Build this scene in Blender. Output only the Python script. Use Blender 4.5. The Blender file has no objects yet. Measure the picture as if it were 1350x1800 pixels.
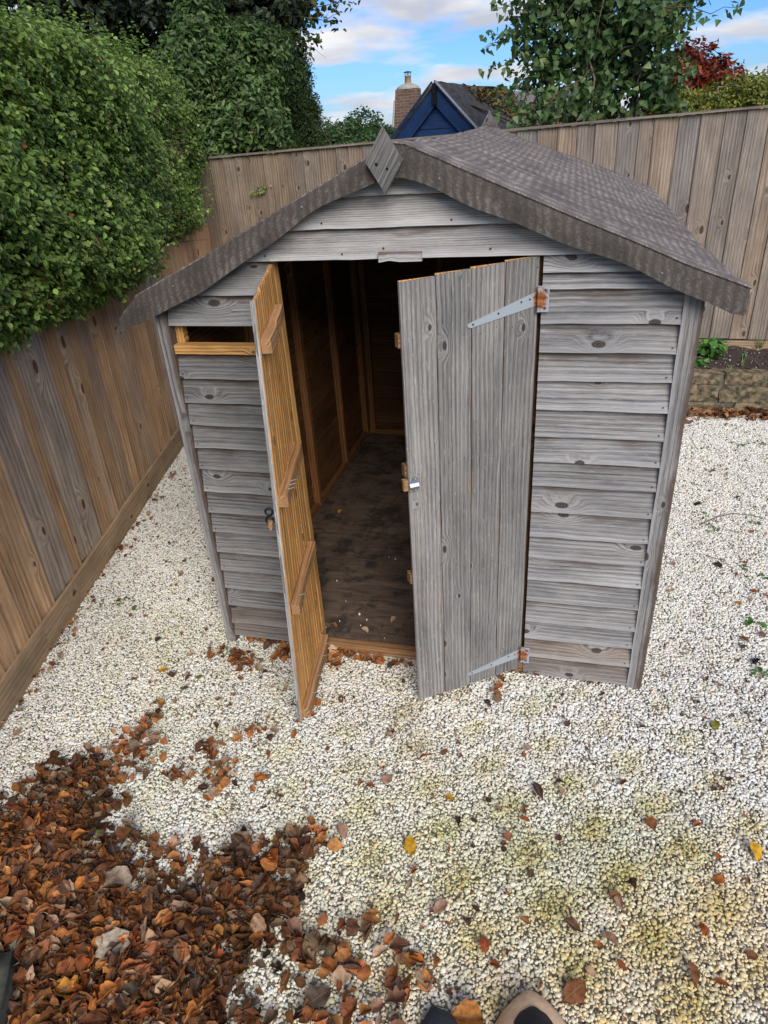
import bpy, bmesh, math, random
import numpy as np
from mathutils import Vector, Matrix, Euler

# ------------------------------------------------------------------ camera, world, sun, exposure
sc = bpy.context.scene
R_ = np.array([0.9696341757555267, 0.23680054678530477, -0.06111518836656779])
U_ = np.array([-0.0647683372205396, 0.48962228591847645, 0.8695257785860361])
F_ = np.array([-0.23582753804546835, 0.839163582488031, -0.49009167930629755])
CAM = np.array([1.43201072, -2.27600362, 2.0734788])
FPX = 1203.2
cd = bpy.data.cameras.new('camera'); cam = bpy.data.objects.new('camera', cd)
sc.collection.objects.link(cam); sc.camera = cam
cam.matrix_world = Matrix([[R_[0], U_[0], -F_[0], CAM[0]], [R_[1], U_[1], -F_[1], CAM[1]],
                           [R_[2], U_[2], -F_[2], CAM[2]], [0, 0, 0, 1]])
cd.sensor_fit = 'VERTICAL'; cd.sensor_height = 24.0; cd.lens = FPX / 1800 * 24.0
cd.clip_start = 0.05; cd.clip_end = 3000

SUN_EL, SUN_AZ = math.radians(36), math.radians(28)      # azimuth of the sun measured from -Y towards +X
wd = bpy.data.worlds.new('World'); sc.world = wd; wd.use_nodes = True
wn, wl = wd.node_tree.nodes, wd.node_tree.links
wn.clear()
def N(nodes, t, **kw):
    n = nodes.new(t)
    for k, v in kw.items(): setattr(n, k, v)
    return n
sky = N(wn, 'ShaderNodeTexSky'); sky.sky_type = 'NISHITA'; sky.sun_disc = False
sky.sun_elevation = SUN_EL; sky.sun_rotation = math.radians(180) - SUN_AZ
sky.air_density = 1.0; sky.dust_density = 0.4; sky.ozone_density = 2.0
bg1 = N(wn, 'ShaderNodeBackground'); bg1.inputs[1].default_value = 0.07
tn = N(wn, 'ShaderNodeMix', data_type='RGBA', blend_type='MULTIPLY'); tn.inputs[0].default_value = 1.0; tn.inputs[7].default_value = (0.31, 0.51, 0.90, 1)
gm = N(wn, 'ShaderNodeHueSaturation'); gm.inputs['Saturation'].default_value = 1.12
wl.new(sky.outputs[0], gm.inputs['Color']); wl.new(gm.outputs[0], tn.inputs[6]); wl.new(tn.outputs[2], bg1.inputs[0])
tc = N(wn, 'ShaderNodeTexCoord'); sp = N(wn, 'ShaderNodeSeparateXYZ'); wl.new(tc.outputs['Generated'], sp.inputs[0])
zz = N(wn, 'ShaderNodeMath', operation='ADD'); wl.new(sp.outputs[2], zz.inputs[0]); zz.inputs[1].default_value = 0.16
zm = N(wn, 'ShaderNodeMath', operation='MAXIMUM'); wl.new(zz.outputs[0], zm.inputs[0]); zm.inputs[1].default_value = 0.05
dx = N(wn, 'ShaderNodeMath', operation='DIVIDE'); dy = N(wn, 'ShaderNodeMath', operation='DIVIDE')
wl.new(sp.outputs[0], dx.inputs[0]); wl.new(zm.outputs[0], dx.inputs[1]); wl.new(sp.outputs[1], dy.inputs[0]); wl.new(zm.outputs[0], dy.inputs[1])
cb = N(wn, 'ShaderNodeCombineXYZ'); wl.new(dx.outputs[0], cb.inputs[0]); wl.new(dy.outputs[0], cb.inputs[1])
cn = N(wn, 'ShaderNodeTexNoise'); cn.inputs['Scale'].default_value = 0.8; cn.inputs['Detail'].default_value = 8; cn.inputs['Roughness'].default_value = 0.55
cmap = N(wn, 'ShaderNodeMapping'); cmap.inputs['Location'].default_value = (0.35, 1.1, 0); wl.new(cb.outputs[0], cmap.inputs[0]); wl.new(cmap.outputs[0], cn.inputs['Vector'])
cr = N(wn, 'ShaderNodeValToRGB'); cr.color_ramp.elements[0].position = 0.47; cr.color_ramp.elements[1].position = 0.575
wl.new(cn.outputs[0], cr.inputs[0])
cn2 = N(wn, 'ShaderNodeTexNoise'); cn2.inputs['Scale'].default_value = 1.7; cn2.inputs['Detail'].default_value = 6
wl.new(cmap.outputs[0], cn2.inputs['Vector'])
cr2 = N(wn, 'ShaderNodeValToRGB'); cr2.color_ramp.elements[0].position = 0.35; cr2.color_ramp.elements[1].position = 0.68
cr2.color_ramp.elements[0].color = (0.55, 0.58, 0.68, 1); cr2.color_ramp.elements[1].color = (0.97, 0.96, 0.96, 1)
wl.new(cn2.outputs[0], cr2.inputs[0])
bg2 = N(wn, 'ShaderNodeBackground'); bg2.inputs[1].default_value = 0.43; wl.new(cr2.outputs[0], bg2.inputs[0])
mxs = N(wn, 'ShaderNodeMixShader'); wl.new(cr.outputs[0], mxs.inputs[0]); wl.new(bg1.outputs[0], mxs.inputs[1]); wl.new(bg2.outputs[0], mxs.inputs[2])
wo = N(wn, 'ShaderNodeOutputWorld'); wl.new(mxs.outputs[0], wo.inputs[0])

sl = bpy.data.lights.new('sun', 'SUN'); sl.energy = 1.5; sl.angle = math.radians(38); sl.color = (1.0, 0.94, 0.85)
sun = bpy.data.objects.new('sun', sl); sc.collection.objects.link(sun)
sd = Vector((math.sin(SUN_AZ) * math.cos(SUN_EL), -math.cos(SUN_AZ) * math.cos(SUN_EL), math.sin(SUN_EL)))
sun.rotation_euler = sd.to_track_quat('Z', 'Y').to_euler(); sun.location = (0, -3, 8)
sc.view_settings.view_transform = 'Standard'; sc.view_settings.look = 'None'
sc.view_settings.exposure = 1.27; sc.view_settings.gamma = 1.0
try: sc.cycles.max_bounces = 8; sc.cycles.transparent_max_bounces = 8
except Exception: pass

# ------------------------------------------------------------------ helpers
rnd = random.Random(7); rs = np.random.RandomState(11)
COL = sc.collection
def ray(px): return F_ + R_ * ((px[0] - 675) / FPX) - U_ * ((px[1] - 900) / FPX)
def gp(px, z=0.0):                     # ground point seen at a place of the photograph
    d = ray(px); return CAM + d * ((z - CAM[2]) / d[2])
def at(px, Y):                         # point at depth Y
    d = ray(px); return CAM + d * ((Y - CAM[1]) / d[1])

def tag(o, label=None, cat=None, group=None, kind=None):
    if label: o['label'] = label
    if cat: o['category'] = cat
    if group: o['group'] = group
    if kind: o['kind'] = kind
    return o
def empty(name, loc=(0, 0, 0), parent=None):
    o = bpy.data.objects.new(name, None); o.location = loc; COL.objects.link(o)
    o.empty_display_size = 0.1
    if parent: o.parent = parent
    return o
def link(name, me, mat, parent=None):
    o = bpy.data.objects.new(name, me); COL.objects.link(o)
    if mat and not me.materials: me.materials.append(mat)
    if parent:
        o.parent = parent
        # parents are never rotated: shift by the parent's own place
        p = parent; off = Vector((0, 0, 0))
        while p: off += p.location; p = p.parent
        o.location = -off
    return o
def mesh(name, V, Fc, mat, parent=None, uv=None, rel=None, smooth=False, col=None):
    me = bpy.data.meshes.new(name); me.from_pydata([tuple(map(float, v)) for v in V], [], [tuple(f) for f in Fc])
    if uv is not None:
        l = me.uv_layers.new(name='UVMap'); vi = np.empty(len(me.loops), int); me.loops.foreach_get('vertex_index', vi)
        l.data.foreach_set('uv', np.asarray(uv, dtype=np.float32)[vi].ravel())
        if rel is not None:
            l2 = me.uv_layers.new(name='Rel'); l2.data.foreach_set('uv', np.asarray(rel, dtype=np.float32)[vi].ravel())
    if smooth: me.polygons.foreach_set('use_smooth', [True] * len(me.polygons))
    if col is not None:
        a = me.attributes.new('col', 'FLOAT_COLOR', 'POINT'); a.data.foreach_set('color', np.asarray(col, dtype=np.float32).ravel())
    return link(name, me, mat, parent)
def bulk(name, V, Fi, nv, mat, parent=None, uv=None, col=None, smooth=False):
    """one mesh from numpy arrays; Fi (m, nv) faces"""
    me = bpy.data.meshes.new(name); V = np.asarray(V, np.float32); Fi = np.asarray(Fi, np.int32)
    me.vertices.add(len(V)); me.vertices.foreach_set('co', V.ravel())
    me.loops.add(Fi.size); me.loops.foreach_set('vertex_index', Fi.ravel())
    me.polygons.add(len(Fi)); me.polygons.foreach_set('loop_start', np.arange(0, Fi.size, nv, dtype=np.int32))
    me.update(calc_edges=True)
    if uv is not None:
        l = me.uv_layers.new(name='UVMap'); l.data.foreach_set('uv', np.asarray(uv, np.float32)[Fi.ravel()].ravel())
    if col is not None:
        a = me.attributes.new('col', 'FLOAT_COLOR', 'POINT'); a.data.foreach_set('color', np.asarray(col, np.float32).ravel())
    if smooth: me.polygons.foreach_set('use_smooth', np.ones(len(Fi), bool))
    return link(name, me, mat, parent)

def plank(name, A, B, C, D, t0, mat, parent, t1=None, nu=6, nv=1, jit=0.0015, tint=0.0, val=1.0, front=None, wob=0.0):
    """A->B along the grain (edge v=0), D->C the other edge (v=1); A,B,C,D are the front face; n = AB x AD points out.
    t0/t1 thickness at v=0 and v=1."""
    A, B, C, D = [np.array(p, float) for p in (A, B, C, D)]
    if t1 is None: t1 = t0
    n = np.cross(B - A, D - A); n /= np.linalg.norm(n)
    if front is not None and n @ np.array(front, float) < 0:
        A, B, C, D = D, C, B, A; t0, t1 = t1, t0; n = -n
        flip = True
    else: flip = False
    L = np.linalg.norm(B - A); W = np.linalg.norm(D - A)
    ou, ov = rnd.uniform(0, 30), rnd.uniform(0, 30)
    V = []; uv = []; rel = []
    ea = rs.normal(0, jit, nu + 1); eb = rs.normal(0, jit, nu + 1); wv = np.cumsum(rs.normal(0, wob, nu + 1)) if wob else np.zeros(nu + 1)
    wd_ = (D - A) / W; ch = min(0.002, W * .1)
    rows = [(0, 1, 0), (0.0, 0, 0)] + [(j / nv, 0, 0) for j in range(1, nv)] + [(1.0, 0, 0), (1, 1, 0)]
    for i in range(nu + 1):
        u = i / nu
        P0 = A + (B - A) * u; P1 = D + (C - D) * u
        P0 = P0 + wd_ * ea[i]; P1 = P1 + wd_ * eb[i]
        for (v, back, _) in rows:
            P = P0 + (P1 - P0) * v + n * wv[i]
            if back: P = P - n * (t0 if v == 0 else t1)
            V.append(P); vv = v * W + ((-t0 if v == 0 else t1) if back else 0)
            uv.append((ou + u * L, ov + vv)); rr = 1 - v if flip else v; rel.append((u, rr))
    k = len(rows); Fc = []
    for i in range(nu):
        for j in range(k):
            a = i * k + j; b = i * k + (j + 1) % k
            Fc.append((a, a + k, b + k, b))
    Fc.append(tuple(range(k - 1, -1, -1))[::-1]); Fc.append(tuple(nu * k + j for j in range(k))[::-1])
    o = mesh(name, V, Fc, mat, parent, uv, rel)
    bm = bmesh.new(); bm.from_mesh(o.data); bmesh.ops.recalc_face_normals(bm, faces=bm.faces); bm.to_mesh(o.data); bm.free()
    o['tint'] = float(tint); o['val'] = float(val)
    return o
def sharpen(o, deg=32):
    bm = bmesh.new(); bm.from_mesh(o.data); bm.normal_update()
    for e in bm.edges:
        if len(e.link_faces) == 2 and e.calc_face_angle(0) > math.radians(deg): e.smooth = False
    bm.to_mesh(o.data); bm.free()
def bar(name, P, Q, w, h, up, mat, parent, **kw):
    """square timber from P to Q; w across, h along 'up'; P, Q run through its centre"""
    P, Q, up = np.array(P, float), np.array(Q, float), np.array(up, float)
    d = Q - P; d /= np.linalg.norm(d); up = up - d * (up @ d); up /= np.linalg.norm(up); s = np.cross(d, up)
    A = P - s * w / 2 + up * h / 2; B = Q - s * w / 2 + up * h / 2; C = Q + s * w / 2 + up * h / 2; D = P + s * w / 2 + up * h / 2
    return plank(name, A, B, C, D, h, mat, parent, front=up, **kw)
def tube(paths, seg=6):
    """paths: list of (points, radii). returns V,F (quads)"""
    V = []; Fq = []
    for pts, rad in paths:
        pts = [np.array(p, float) for p in pts]; base = len(V)
        for i, p in enumerate(pts):
            d = pts[min(i + 1, len(pts) - 1)] - pts[max(i - 1, 0)]; d = d / (np.linalg.norm(d) + 1e-9)
            a = np.cross(d, (0, 0, 1.0)) if abs(d[2]) < .9 else np.cross(d, (1.0, 0, 0)); a /= np.linalg.norm(a); b = np.cross(d, a)
            for k in range(seg):
                t = 2 * math.pi * k / seg; V.append(p + (a * math.cos(t) + b * math.sin(t)) * rad[i])
        for i in range(len(pts) - 1):
            for k in range(seg):
                Fq.append((base + i * seg + k, base + i * seg + (k + 1) % seg, base + (i + 1) * seg + (k + 1) % seg, base + (i + 1) * seg + k))
    return V, Fq
def tube_obj(name, paths, mat, parent=None, seg=6):
    V, Fq = tube(paths, seg); return bulk(name, V, Fq, 4, mat, parent, smooth=True)

# ------------------------------------------------------------------ materials
def newmat(name):
    m = bpy.data.materials.new(name); m.use_nodes = True; nt = m.node_tree; nt.nodes.clear(); return m, nt.nodes, nt.links
def ramp(nodes, stops, interp='LINEAR'):
    r = nodes.new('ShaderNodeValToRGB'); e = r.color_ramp; e.interpolation = interp
    while len(e.elements) > 1: e.elements.remove(e.elements[-1])
    e.elements[0].position = stops[0][0]; e.elements[0].color = (*stops[0][1], 1)
    for p, c in stops[1:]:
        x = e.elements.new(p); x.color = (*c, 1)
    return r
def mth(nodes, links, op, a, b=None, c=None, clamp=False):
    n = nodes.new('ShaderNodeMath'); n.operation = op; n.use_clamp = clamp
    for i, v in enumerate((a, b, c)):
        if v is None: continue
        if isinstance(v, (int, float)): n.inputs[i].default_value = v
        else: links.new(v, n.inputs[i])
    return n.outputs[0]
def mixc(nodes, links, f, a, b, mode='MIX'):
    n = nodes.new('ShaderNodeMix'); n.data_type = 'RGBA'; n.blend_type = mode
    for sock, v in ((n.inputs[0], f), (n.inputs[6], a), (n.inputs[7], b)):
        if isinstance(v, (int, float)): sock.default_value = v
        elif isinstance(v, tuple): sock.default_value = (*v, 1)
        else: links.new(v, sock)
    return n.outputs[2]
def noise(nodes, links, vec, scale, detail=4, rough=.55, dist=0):
    n = nodes.new('ShaderNodeTexNoise'); n.inputs['Scale'].default_value = scale; n.inputs['Detail'].default_value = detail
    n.inputs['Roughness'].default_value = rough; n.inputs['Distortion'].default_value = dist
    if vec is not None: links.new(vec, n.inputs['Vector'])
    return n.outputs[0]
def mr(nodes, links, v, a, b, c=0.0, d=1.0):
    n = nodes.new('ShaderNodeMapRange'); links.new(v, n.inputs[0]); n.interpolation_type = 'SMOOTHSTEP'
    for i, x in enumerate((a, b, c, d)): n.inputs[1 + i].default_value = x
    return n.outputs[0]
def comb(nodes, links, x, y, z=0.0):
    n = nodes.new('ShaderNodeCombineXYZ')
    for i, v in enumerate((x, y, z)):
        if isinstance(v, (int, float)): n.inputs[i].default_value = v
        else: links.new(v, n.inputs[i])
    return n.outputs[0]
def oattr(nodes, name, typ='OBJECT'):
    n = nodes.new('ShaderNodeAttribute'); n.attribute_type = typ; n.attribute_name = name; return n

def wood(name, dark, mid, light, alt=None, KS=5.5, stain=0.0, stain_col=(.10, .045, .02), fleck=0.0, knots=.70, kcol=(.035, .022, .016),
         bump=.5, rough=.85, freq=60, green=0.0, contrast=1.0):
    m, n, l = newmat(name)
    uv = n.new('ShaderNodeUVMap'); uv.uv_map = 'UVMap'; s = n.new('ShaderNodeSeparateXYZ'); l.new(uv.outputs[0], s.inputs[0])
    u, v = s.outputs[0], s.outputs[1]
    tint = oattr(n, 'tint').outputs['Fac']; val = oattr(n, 'val').outputs['Fac']
    kv = comb(n, l, mth(n, l, 'MULTIPLY', u, KS * .62), mth(n, l, 'MULTIPLY', v, KS * 1.2))
    vo = n.new('ShaderNodeTexVoronoi'); vo.voronoi_dimensions = '2D'; vo.inputs['Scale'].default_value = 1.0; l.new(kv, vo.inputs['Vector'])
    sc2 = n.new('ShaderNodeSeparateColor'); l.new(vo.outputs['Color'], sc2.inputs[0])
    keep = mth(n, l, 'GREATER_THAN', sc2.outputs[0], knots)
    wobn = noise(n, l, comb(n, l, mth(n, l, 'MULTIPLY', u, 30), mth(n, l, 'MULTIPLY', v, 30)), 1.0, 2)
    d = mth(n, l, 'ADD', vo.outputs['Distance'], mth(n, l, 'MULTIPLY', mth(n, l, 'SUBTRACT', wobn, .5), .05))
    ksize = mth(n, l, 'MULTIPLY_ADD', sc2.outputs[1], .060, .035)
    rel_ = mth(n, l, 'DIVIDE', d, ksize)                      # 1 at the knot's rim
    knot = mth(n, l, 'MULTIPLY', mr(n, l, rel_, 1.15, .75), keep)
    halo = mth(n, l, 'MULTIPLY', mr(n, l, rel_, 4.2, .9), keep)
    warp = mth(n, l, 'MULTIPLY', halo, mth(n, l, 'MULTIPLY_ADD', sc2.outputs[1], 5.0, 4.0))
    slow = noise(n, l, comb(n, l, mth(n, l, 'MULTIPLY', u, .9), mth(n, l, 'MULTIPLY', v, 7)), 1.0, 3)
    g = mth(n, l, 'ADD', mth(n, l, 'MULTIPLY', v, freq * 3.4), mth(n, l, 'ADD', warp, mth(n, l, 'MULTIPLY', slow, 9)))
    grain = noise(n, l, comb(n, l, mth(n, l, 'MULTIPLY', u, 1.2), g), 1.0, 5, .62)
    wav = mth(n, l, 'SINE', mth(n, l, 'MULTIPLY', g, 1.6))
    wav = mth(n, l, 'MULTIPLY', mth(n, l, 'ADD', wav, 1), .5)
    fib = noise(n, l, comb(n, l, mth(n, l, 'MULTIPLY', u, 14), mth(n, l, 'MULTIPLY', v, 520)), 1.0, 3, .7)
    gg = mth(n, l, 'ADD', mth(n, l, 'MULTIPLY', grain, .62), mth(n, l, 'MULTIPLY', wav, .10))
    gg = mth(n, l, 'ADD', gg, mth(n, l, 'MULTIPLY', fib, .46))
    gg = mth(n, l, 'MULTIPLY_ADD', mth(n, l, 'SUBTRACT', gg, .59), contrast * 1.55, .5)
    r1 = ramp(n, [(.22, dark), (.48, mid), (.78, light)]); l.new(gg, r1.inputs[0]); c = r1.outputs[0]
    if alt:
        r2 = ramp(n, [(.22, alt[0]), (.48, alt[1]), (.78, alt[2])]); l.new(gg, r2.inputs[0])
        patch = noise(n, l, comb(n, l, mth(n, l, 'MULTIPLY', u, 2.0), mth(n, l, 'MULTIPLY', v, 16)), 1.0, 3)
        f = mth(n, l, 'ADD', tint, mth(n, l, 'MULTIPLY', mth(n, l, 'SUBTRACT', patch, .5), .6), clamp=True)
        c = mixc(n, l, f, c, r2.outputs[0])
    big = noise(n, l, comb(n, l, mth(n, l, 'MULTIPLY', u, 3.2), mth(n, l, 'MULTIPLY', v, 9)), 1.0, 4)
    c = mixc(n, l, 1.0, c, ramp_out(n, l, big, [(.3, (.72, .72, .74)), (.7, (1.22, 1.2, 1.18))]), 'MULTIPLY')
    if stain > 0:  # brown top stain and bleached bottom edge, with overlap shading painted in
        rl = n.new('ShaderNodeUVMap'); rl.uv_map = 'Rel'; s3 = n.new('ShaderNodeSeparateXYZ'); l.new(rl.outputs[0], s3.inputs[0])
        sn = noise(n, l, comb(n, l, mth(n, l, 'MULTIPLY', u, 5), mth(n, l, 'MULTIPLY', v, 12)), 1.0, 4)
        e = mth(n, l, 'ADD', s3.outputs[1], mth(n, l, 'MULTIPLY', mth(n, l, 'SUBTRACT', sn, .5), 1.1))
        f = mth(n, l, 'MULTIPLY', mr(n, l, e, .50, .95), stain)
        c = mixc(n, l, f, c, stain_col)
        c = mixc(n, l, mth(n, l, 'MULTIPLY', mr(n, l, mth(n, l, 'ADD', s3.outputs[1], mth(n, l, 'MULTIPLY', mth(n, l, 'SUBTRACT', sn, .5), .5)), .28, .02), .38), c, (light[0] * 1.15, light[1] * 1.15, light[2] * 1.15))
    if fleck > 0:
        fn = noise(n, l, comb(n, l, mth(n, l, 'MULTIPLY', u, 24), mth(n, l, 'MULTIPLY', v, 260)), 1.0, 2, .6)
        f = mth(n, l, 'MULTIPLY', mr(n, l, fn, .62, .72), fleck)
        c = mixc(n, l, f, c, (light[0] * 1.35, light[1] * 1.35, light[2] * 1.32))
    if green > 0:
        gn = noise(n, l, comb(n, l, mth(n, l, 'MULTIPLY', u, 4), mth(n, l, 'MULTIPLY', v, 6)), 1.0, 4)
        c = mixc(n, l, mth(n, l, 'MULTIPLY', mr(n, l, gn, .52, .72), green), c, (.09, .11, .04))
    # knots: pale rim, ringed dark heart
    rim = mth(n, l, 'MULTIPLY', mth(n, l, 'MULTIPLY', mr(n, l, rel_, 2.6, 1.1), keep), .2)
    c = mixc(n, l, rim, c, light)
    rings = mth(n, l, 'MULTIPLY_ADD', mth(n, l, 'SINE', mth(n, l, 'MULTIPLY', rel_, 15)), .5, .5)
    kc = mixc(n, l, mth(n, l, 'MULTIPLY', rings, .28), kcol, mid)
    c = mixc(n, l, mth(n, l, 'MULTIPLY', knot, .97), c, kc)
    # fine checks along the grain
    ck = noise(n, l, comb(n, l, mth(n, l, 'MULTIPLY', u, 3.5), mth(n, l, 'MULTIPLY', v, 150)), 1.0, 3, .6)
    crack = mr(n, l, ck, .66, .72)
    c = mixc(n, l, mth(n, l, 'MULTIPLY', crack, .6), c, (dark[0] * .4, dark[1] * .4, dark[2] * .4))
    vm = n.new('ShaderNodeVectorMath'); vm.operation = 'SCALE'; l.new(c, vm.inputs[0]); l.new(val, vm.inputs['Scale'])
    b = n.new('ShaderNodeBsdfPrincipled'); l.new(vm.outputs[0], b.inputs['Base Color']); b.inputs['Roughness'].default_value = rough
    b.inputs['Specular IOR Level'].default_value = .25
    h = mth(n, l, 'SUBTRACT', gg, mth(n, l, 'MULTIPLY', crack, .6))
    h = mth(n, l, 'SUBTRACT', h, mth(n, l, 'MULTIPLY', knot, .25))
    bp = n.new('ShaderNodeBump'); bp.inputs['Strength'].default_value = bump; bp.inputs['Distance'].default_value = .003
    l.new(h, bp.inputs['Height']); l.new(bp.outputs[0], b.inputs['Normal'])
    o = n.new('ShaderNodeOutputMaterial'); l.new(b.outputs[0], o.inputs[0]); return m
def ramp_out(n, l, v, stops):
    r = ramp(n, stops); l.new(v, r.inputs[0]); return r.outputs[0]

def plain(name, col, rough=.7, metal=0, noise_amt=.25, nscale=30, bump=.2, col2=None):
    m, n, l = newmat(name)
    t = n.new('ShaderNodeTexCoord'); f = noise(n, l, t.outputs['Object'], nscale, 5)
    c2 = col2 or tuple(x * (1 - noise_amt) for x in col); c1 = tuple(min(1, x * (1 + noise_amt)) for x in col)
    c = ramp_out(n, l, f, [(.35, c2), (.65, c1)])
    b = n.new('ShaderNodeBsdfPrincipled'); l.new(c, b.inputs['Base Color']); b.inputs['Roughness'].default_value = rough; b.inputs['Metallic'].default_value = metal
    if bump:
        bp = n.new('ShaderNodeBump'); bp.inputs['Strength'].default_value = bump; bp.inputs['Distance'].default_value = .005; l.new(f, bp.inputs['Height']); l.new(bp.outputs[0], b.inputs['Normal'])
    o = n.new('ShaderNodeOutputMaterial'); l.new(b.outputs[0], o.inputs[0]); return m

def leafmat(name, rough=.42, trans=.28, spec=.4, dry=False):
    """colour comes from the 'col' attribute of the leaf; veins and mottling from its UV"""
    m, n, l = newmat(name)
    a = oattr(n, 'col', 'GEOMETRY'); uv = n.new('ShaderNodeUVMap'); uv.uv_map = 'UVMap'
    s = n.new('ShaderNodeSeparateXYZ'); l.new(uv.outputs[0], s.inputs[0])
    U, V = s.outputs[0], s.outputs[1]
    av = mth(n, l, 'ABSOLUTE', mth(n, l, 'SUBTRACT', V, .5))
    mid = mr(n, l, av, .035, .01)
    fine = None
    c = a.outputs['Color']
    if dry:
        side = mth(n, l, 'SINE', mth(n, l, 'MULTIPLY', mth(n, l, 'SUBTRACT', U, mth(n, l, 'MULTIPLY', av, .7)), 48))
        veins = mr(n, l, side, .78, 1.0)
        tcn = n.new('ShaderNodeNewGeometry'); mo = noise(n, l, tcn.outputs['Position'], 60, 4, .6)
        c = mixc(n, l, 1.0, c, ramp_out(n, l, mo, [(.3, (.55, .52, .5)), (.7, (1.4, 1.35, 1.3))]), 'MULTIPLY')
        vv = mth(n, l, 'MAXIMUM', mid, mth(n, l, 'MULTIPLY', veins, .5))
        c = mixc(n, l, mth(n, l, 'MULTIPLY', vv, .35), c, (.42, .27, .16))
        h = mth(n, l, 'ADD', vv, mth(n, l, 'MULTIPLY', mo, .8))
    else:
        c = mixc(n, l, mth(n, l, 'MULTIPLY', mid, .35), c, (.22, .3, .08)); h = mid
    b = n.new('ShaderNodeBsdfPrincipled'); l.new(c, b.inputs['Base Color']); b.inputs['Roughness'].default_value = rough; b.inputs['Specular IOR Level'].default_value = spec
    bp = n.new('ShaderNodeBump'); bp.inputs['Strength'].default_value = .5; bp.inputs['Distance'].default_value = .002; l.new(h, bp.inputs['Height']); l.new(bp.outputs[0], b.inputs['Normal'])
    t = n.new('ShaderNodeBsdfTranslucent'); l.new(c, t.inputs[0])
    mx = n.new('ShaderNodeMixShader'); mx.inputs[0].default_value = trans; l.new(b.outputs[0], mx.inputs[1]); l.new(t.outputs[0], mx.inputs[2])
    o = n.new('ShaderNodeOutputMaterial'); l.new(mx.outputs[0], o.inputs[0]); return m

M = {}
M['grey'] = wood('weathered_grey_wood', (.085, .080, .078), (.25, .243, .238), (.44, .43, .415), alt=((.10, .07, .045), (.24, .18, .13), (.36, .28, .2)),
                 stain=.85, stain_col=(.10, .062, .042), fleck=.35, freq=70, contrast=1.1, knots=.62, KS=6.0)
M['door'] = wood('weathered_door_wood', (.085, .08, .075), (.23, .218, .202), (.41, .395, .37), alt=((.12, .09, .06), (.25, .2, .15), (.38, .32, .25)),
                 fleck=.6, freq=75, contrast=1.05, knots=.66, KS=8.0)
M['orange'] = wood('fresh_orange_wood', (.18, .07, .018), (.46, .235, .07), (.60, .36, .14), knots=.8, kcol=(.12, .04, .015), bump=.25, freq=85, contrast=1.5, rough=.65)
M['ledge'] = wood('golden_brown_timber', (.18, .08, .028), (.38, .2, .085), (.54, .34, .18), knots=.85, kcol=(.12, .05, .02), bump=.4, contrast=1.2, rough=.75)
M['inside'] = wood('shaded_inner_wood', (.07, .028, .010), (.2, .088, .03), (.3, .145, .055), knots=.7, kcol=(.05, .02, .01), bump=.3, contrast=1.3)  # darker copy of the orange wood, indoor shade put into its colour
M['fence'] = wood('fence_featheredge_wood', (.12, .085, .055), (.28, .205, .14), (.44, .35, .26), alt=((.11, .10, .09), (.245, .225, .205), (.40, .38, .35)),
                  knots=.62, kcol=(.04, .025, .016), fleck=.15, freq=50, contrast=1.0, KS=4.6)
M['lfence'] = wood('brown_fence_wood', (.16, .085, .042), (.37, .225, .115), (.50, .335, .19), alt=((.13, .11, .095), (.27, .235, .20), (.41, .37, .32)),
                   knots=.55, kcol=(.045, .022, .01), freq=36, contrast=1.05, green=.12, KS=4.2)
M['gboard'] = wood('gravel_board_wood', (.13, .085, .045), (.26, .18, .105), (.37, .27, .17), knots=.7, green=.3, freq=45)
M['blue'] = wood('dark_blue_painted_wood', (.005, .014, .045), (.010, .034, .11), (.025, .07, .18), knots=.86, kcol=(.01, .03, .09), bump=.3, rough=.6)
M['metal'] = plain('galvanised_steel', (.52, .56, .60), .45, .6, .08, 60, .05)
M['nailhead'] = plain('dull_felt_nail', (.22, .24, .25), .7, .3, .2, 60, .05)
M['dark'] = plain('blackened_metal', (.02, .02, .022), .45, .7, .2, 60, .05)
M['chrome'] = plain('polished_steel', (.42, .44, .47), .38, 1.0, .05, 20, 0)
M['screw'] = plain('rusty_screw', (.07, .045, .035), .6, .5, .3, 200, .1)
M['soil'] = plain('dark_garden_soil', (.05, .034, .026), .95, 0, .6, 55, 1.0)
M['stonew'] = plain('mossy_wall_stone', (.17, .125, .075), .95, 0, .6, 26, 1.0, (.045, .042, .02))
M['mortar'] = plain('old_wall_mortar', (.10, .09, .07), .95, 0, .4, 30, .8)
M['bark'] = plain('grey_brown_bark', (.13, .10, .075), .9, 0, .45, 25, .8)
M['twig'] = plain('thin_brown_twig', (.10, .055, .035), .8, 0, .35, 40, .3)
M['slab'] = plain('mossy_stone_edging', (.085, .085, .06), .95, 0, .35, 18, .8, (.04, .045, .025))
M['leaf'] = leafmat('green_leaf', trans=.38); M['dry'] = leafmat('dead_leaf', .7, .12, .2, True)
M['tan'] = plain('tan_suede', (.78, .53, .31), .9, 0, .1, 60, .15)
M['black'] = plain('black_cloth', (.012, .012, .014), .75, 0, .2, 90, .15)
M['slate'] = plain('dark_grey_cloth', (.03, .034, .042), .8, 0, .2, 90, .15)

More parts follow.
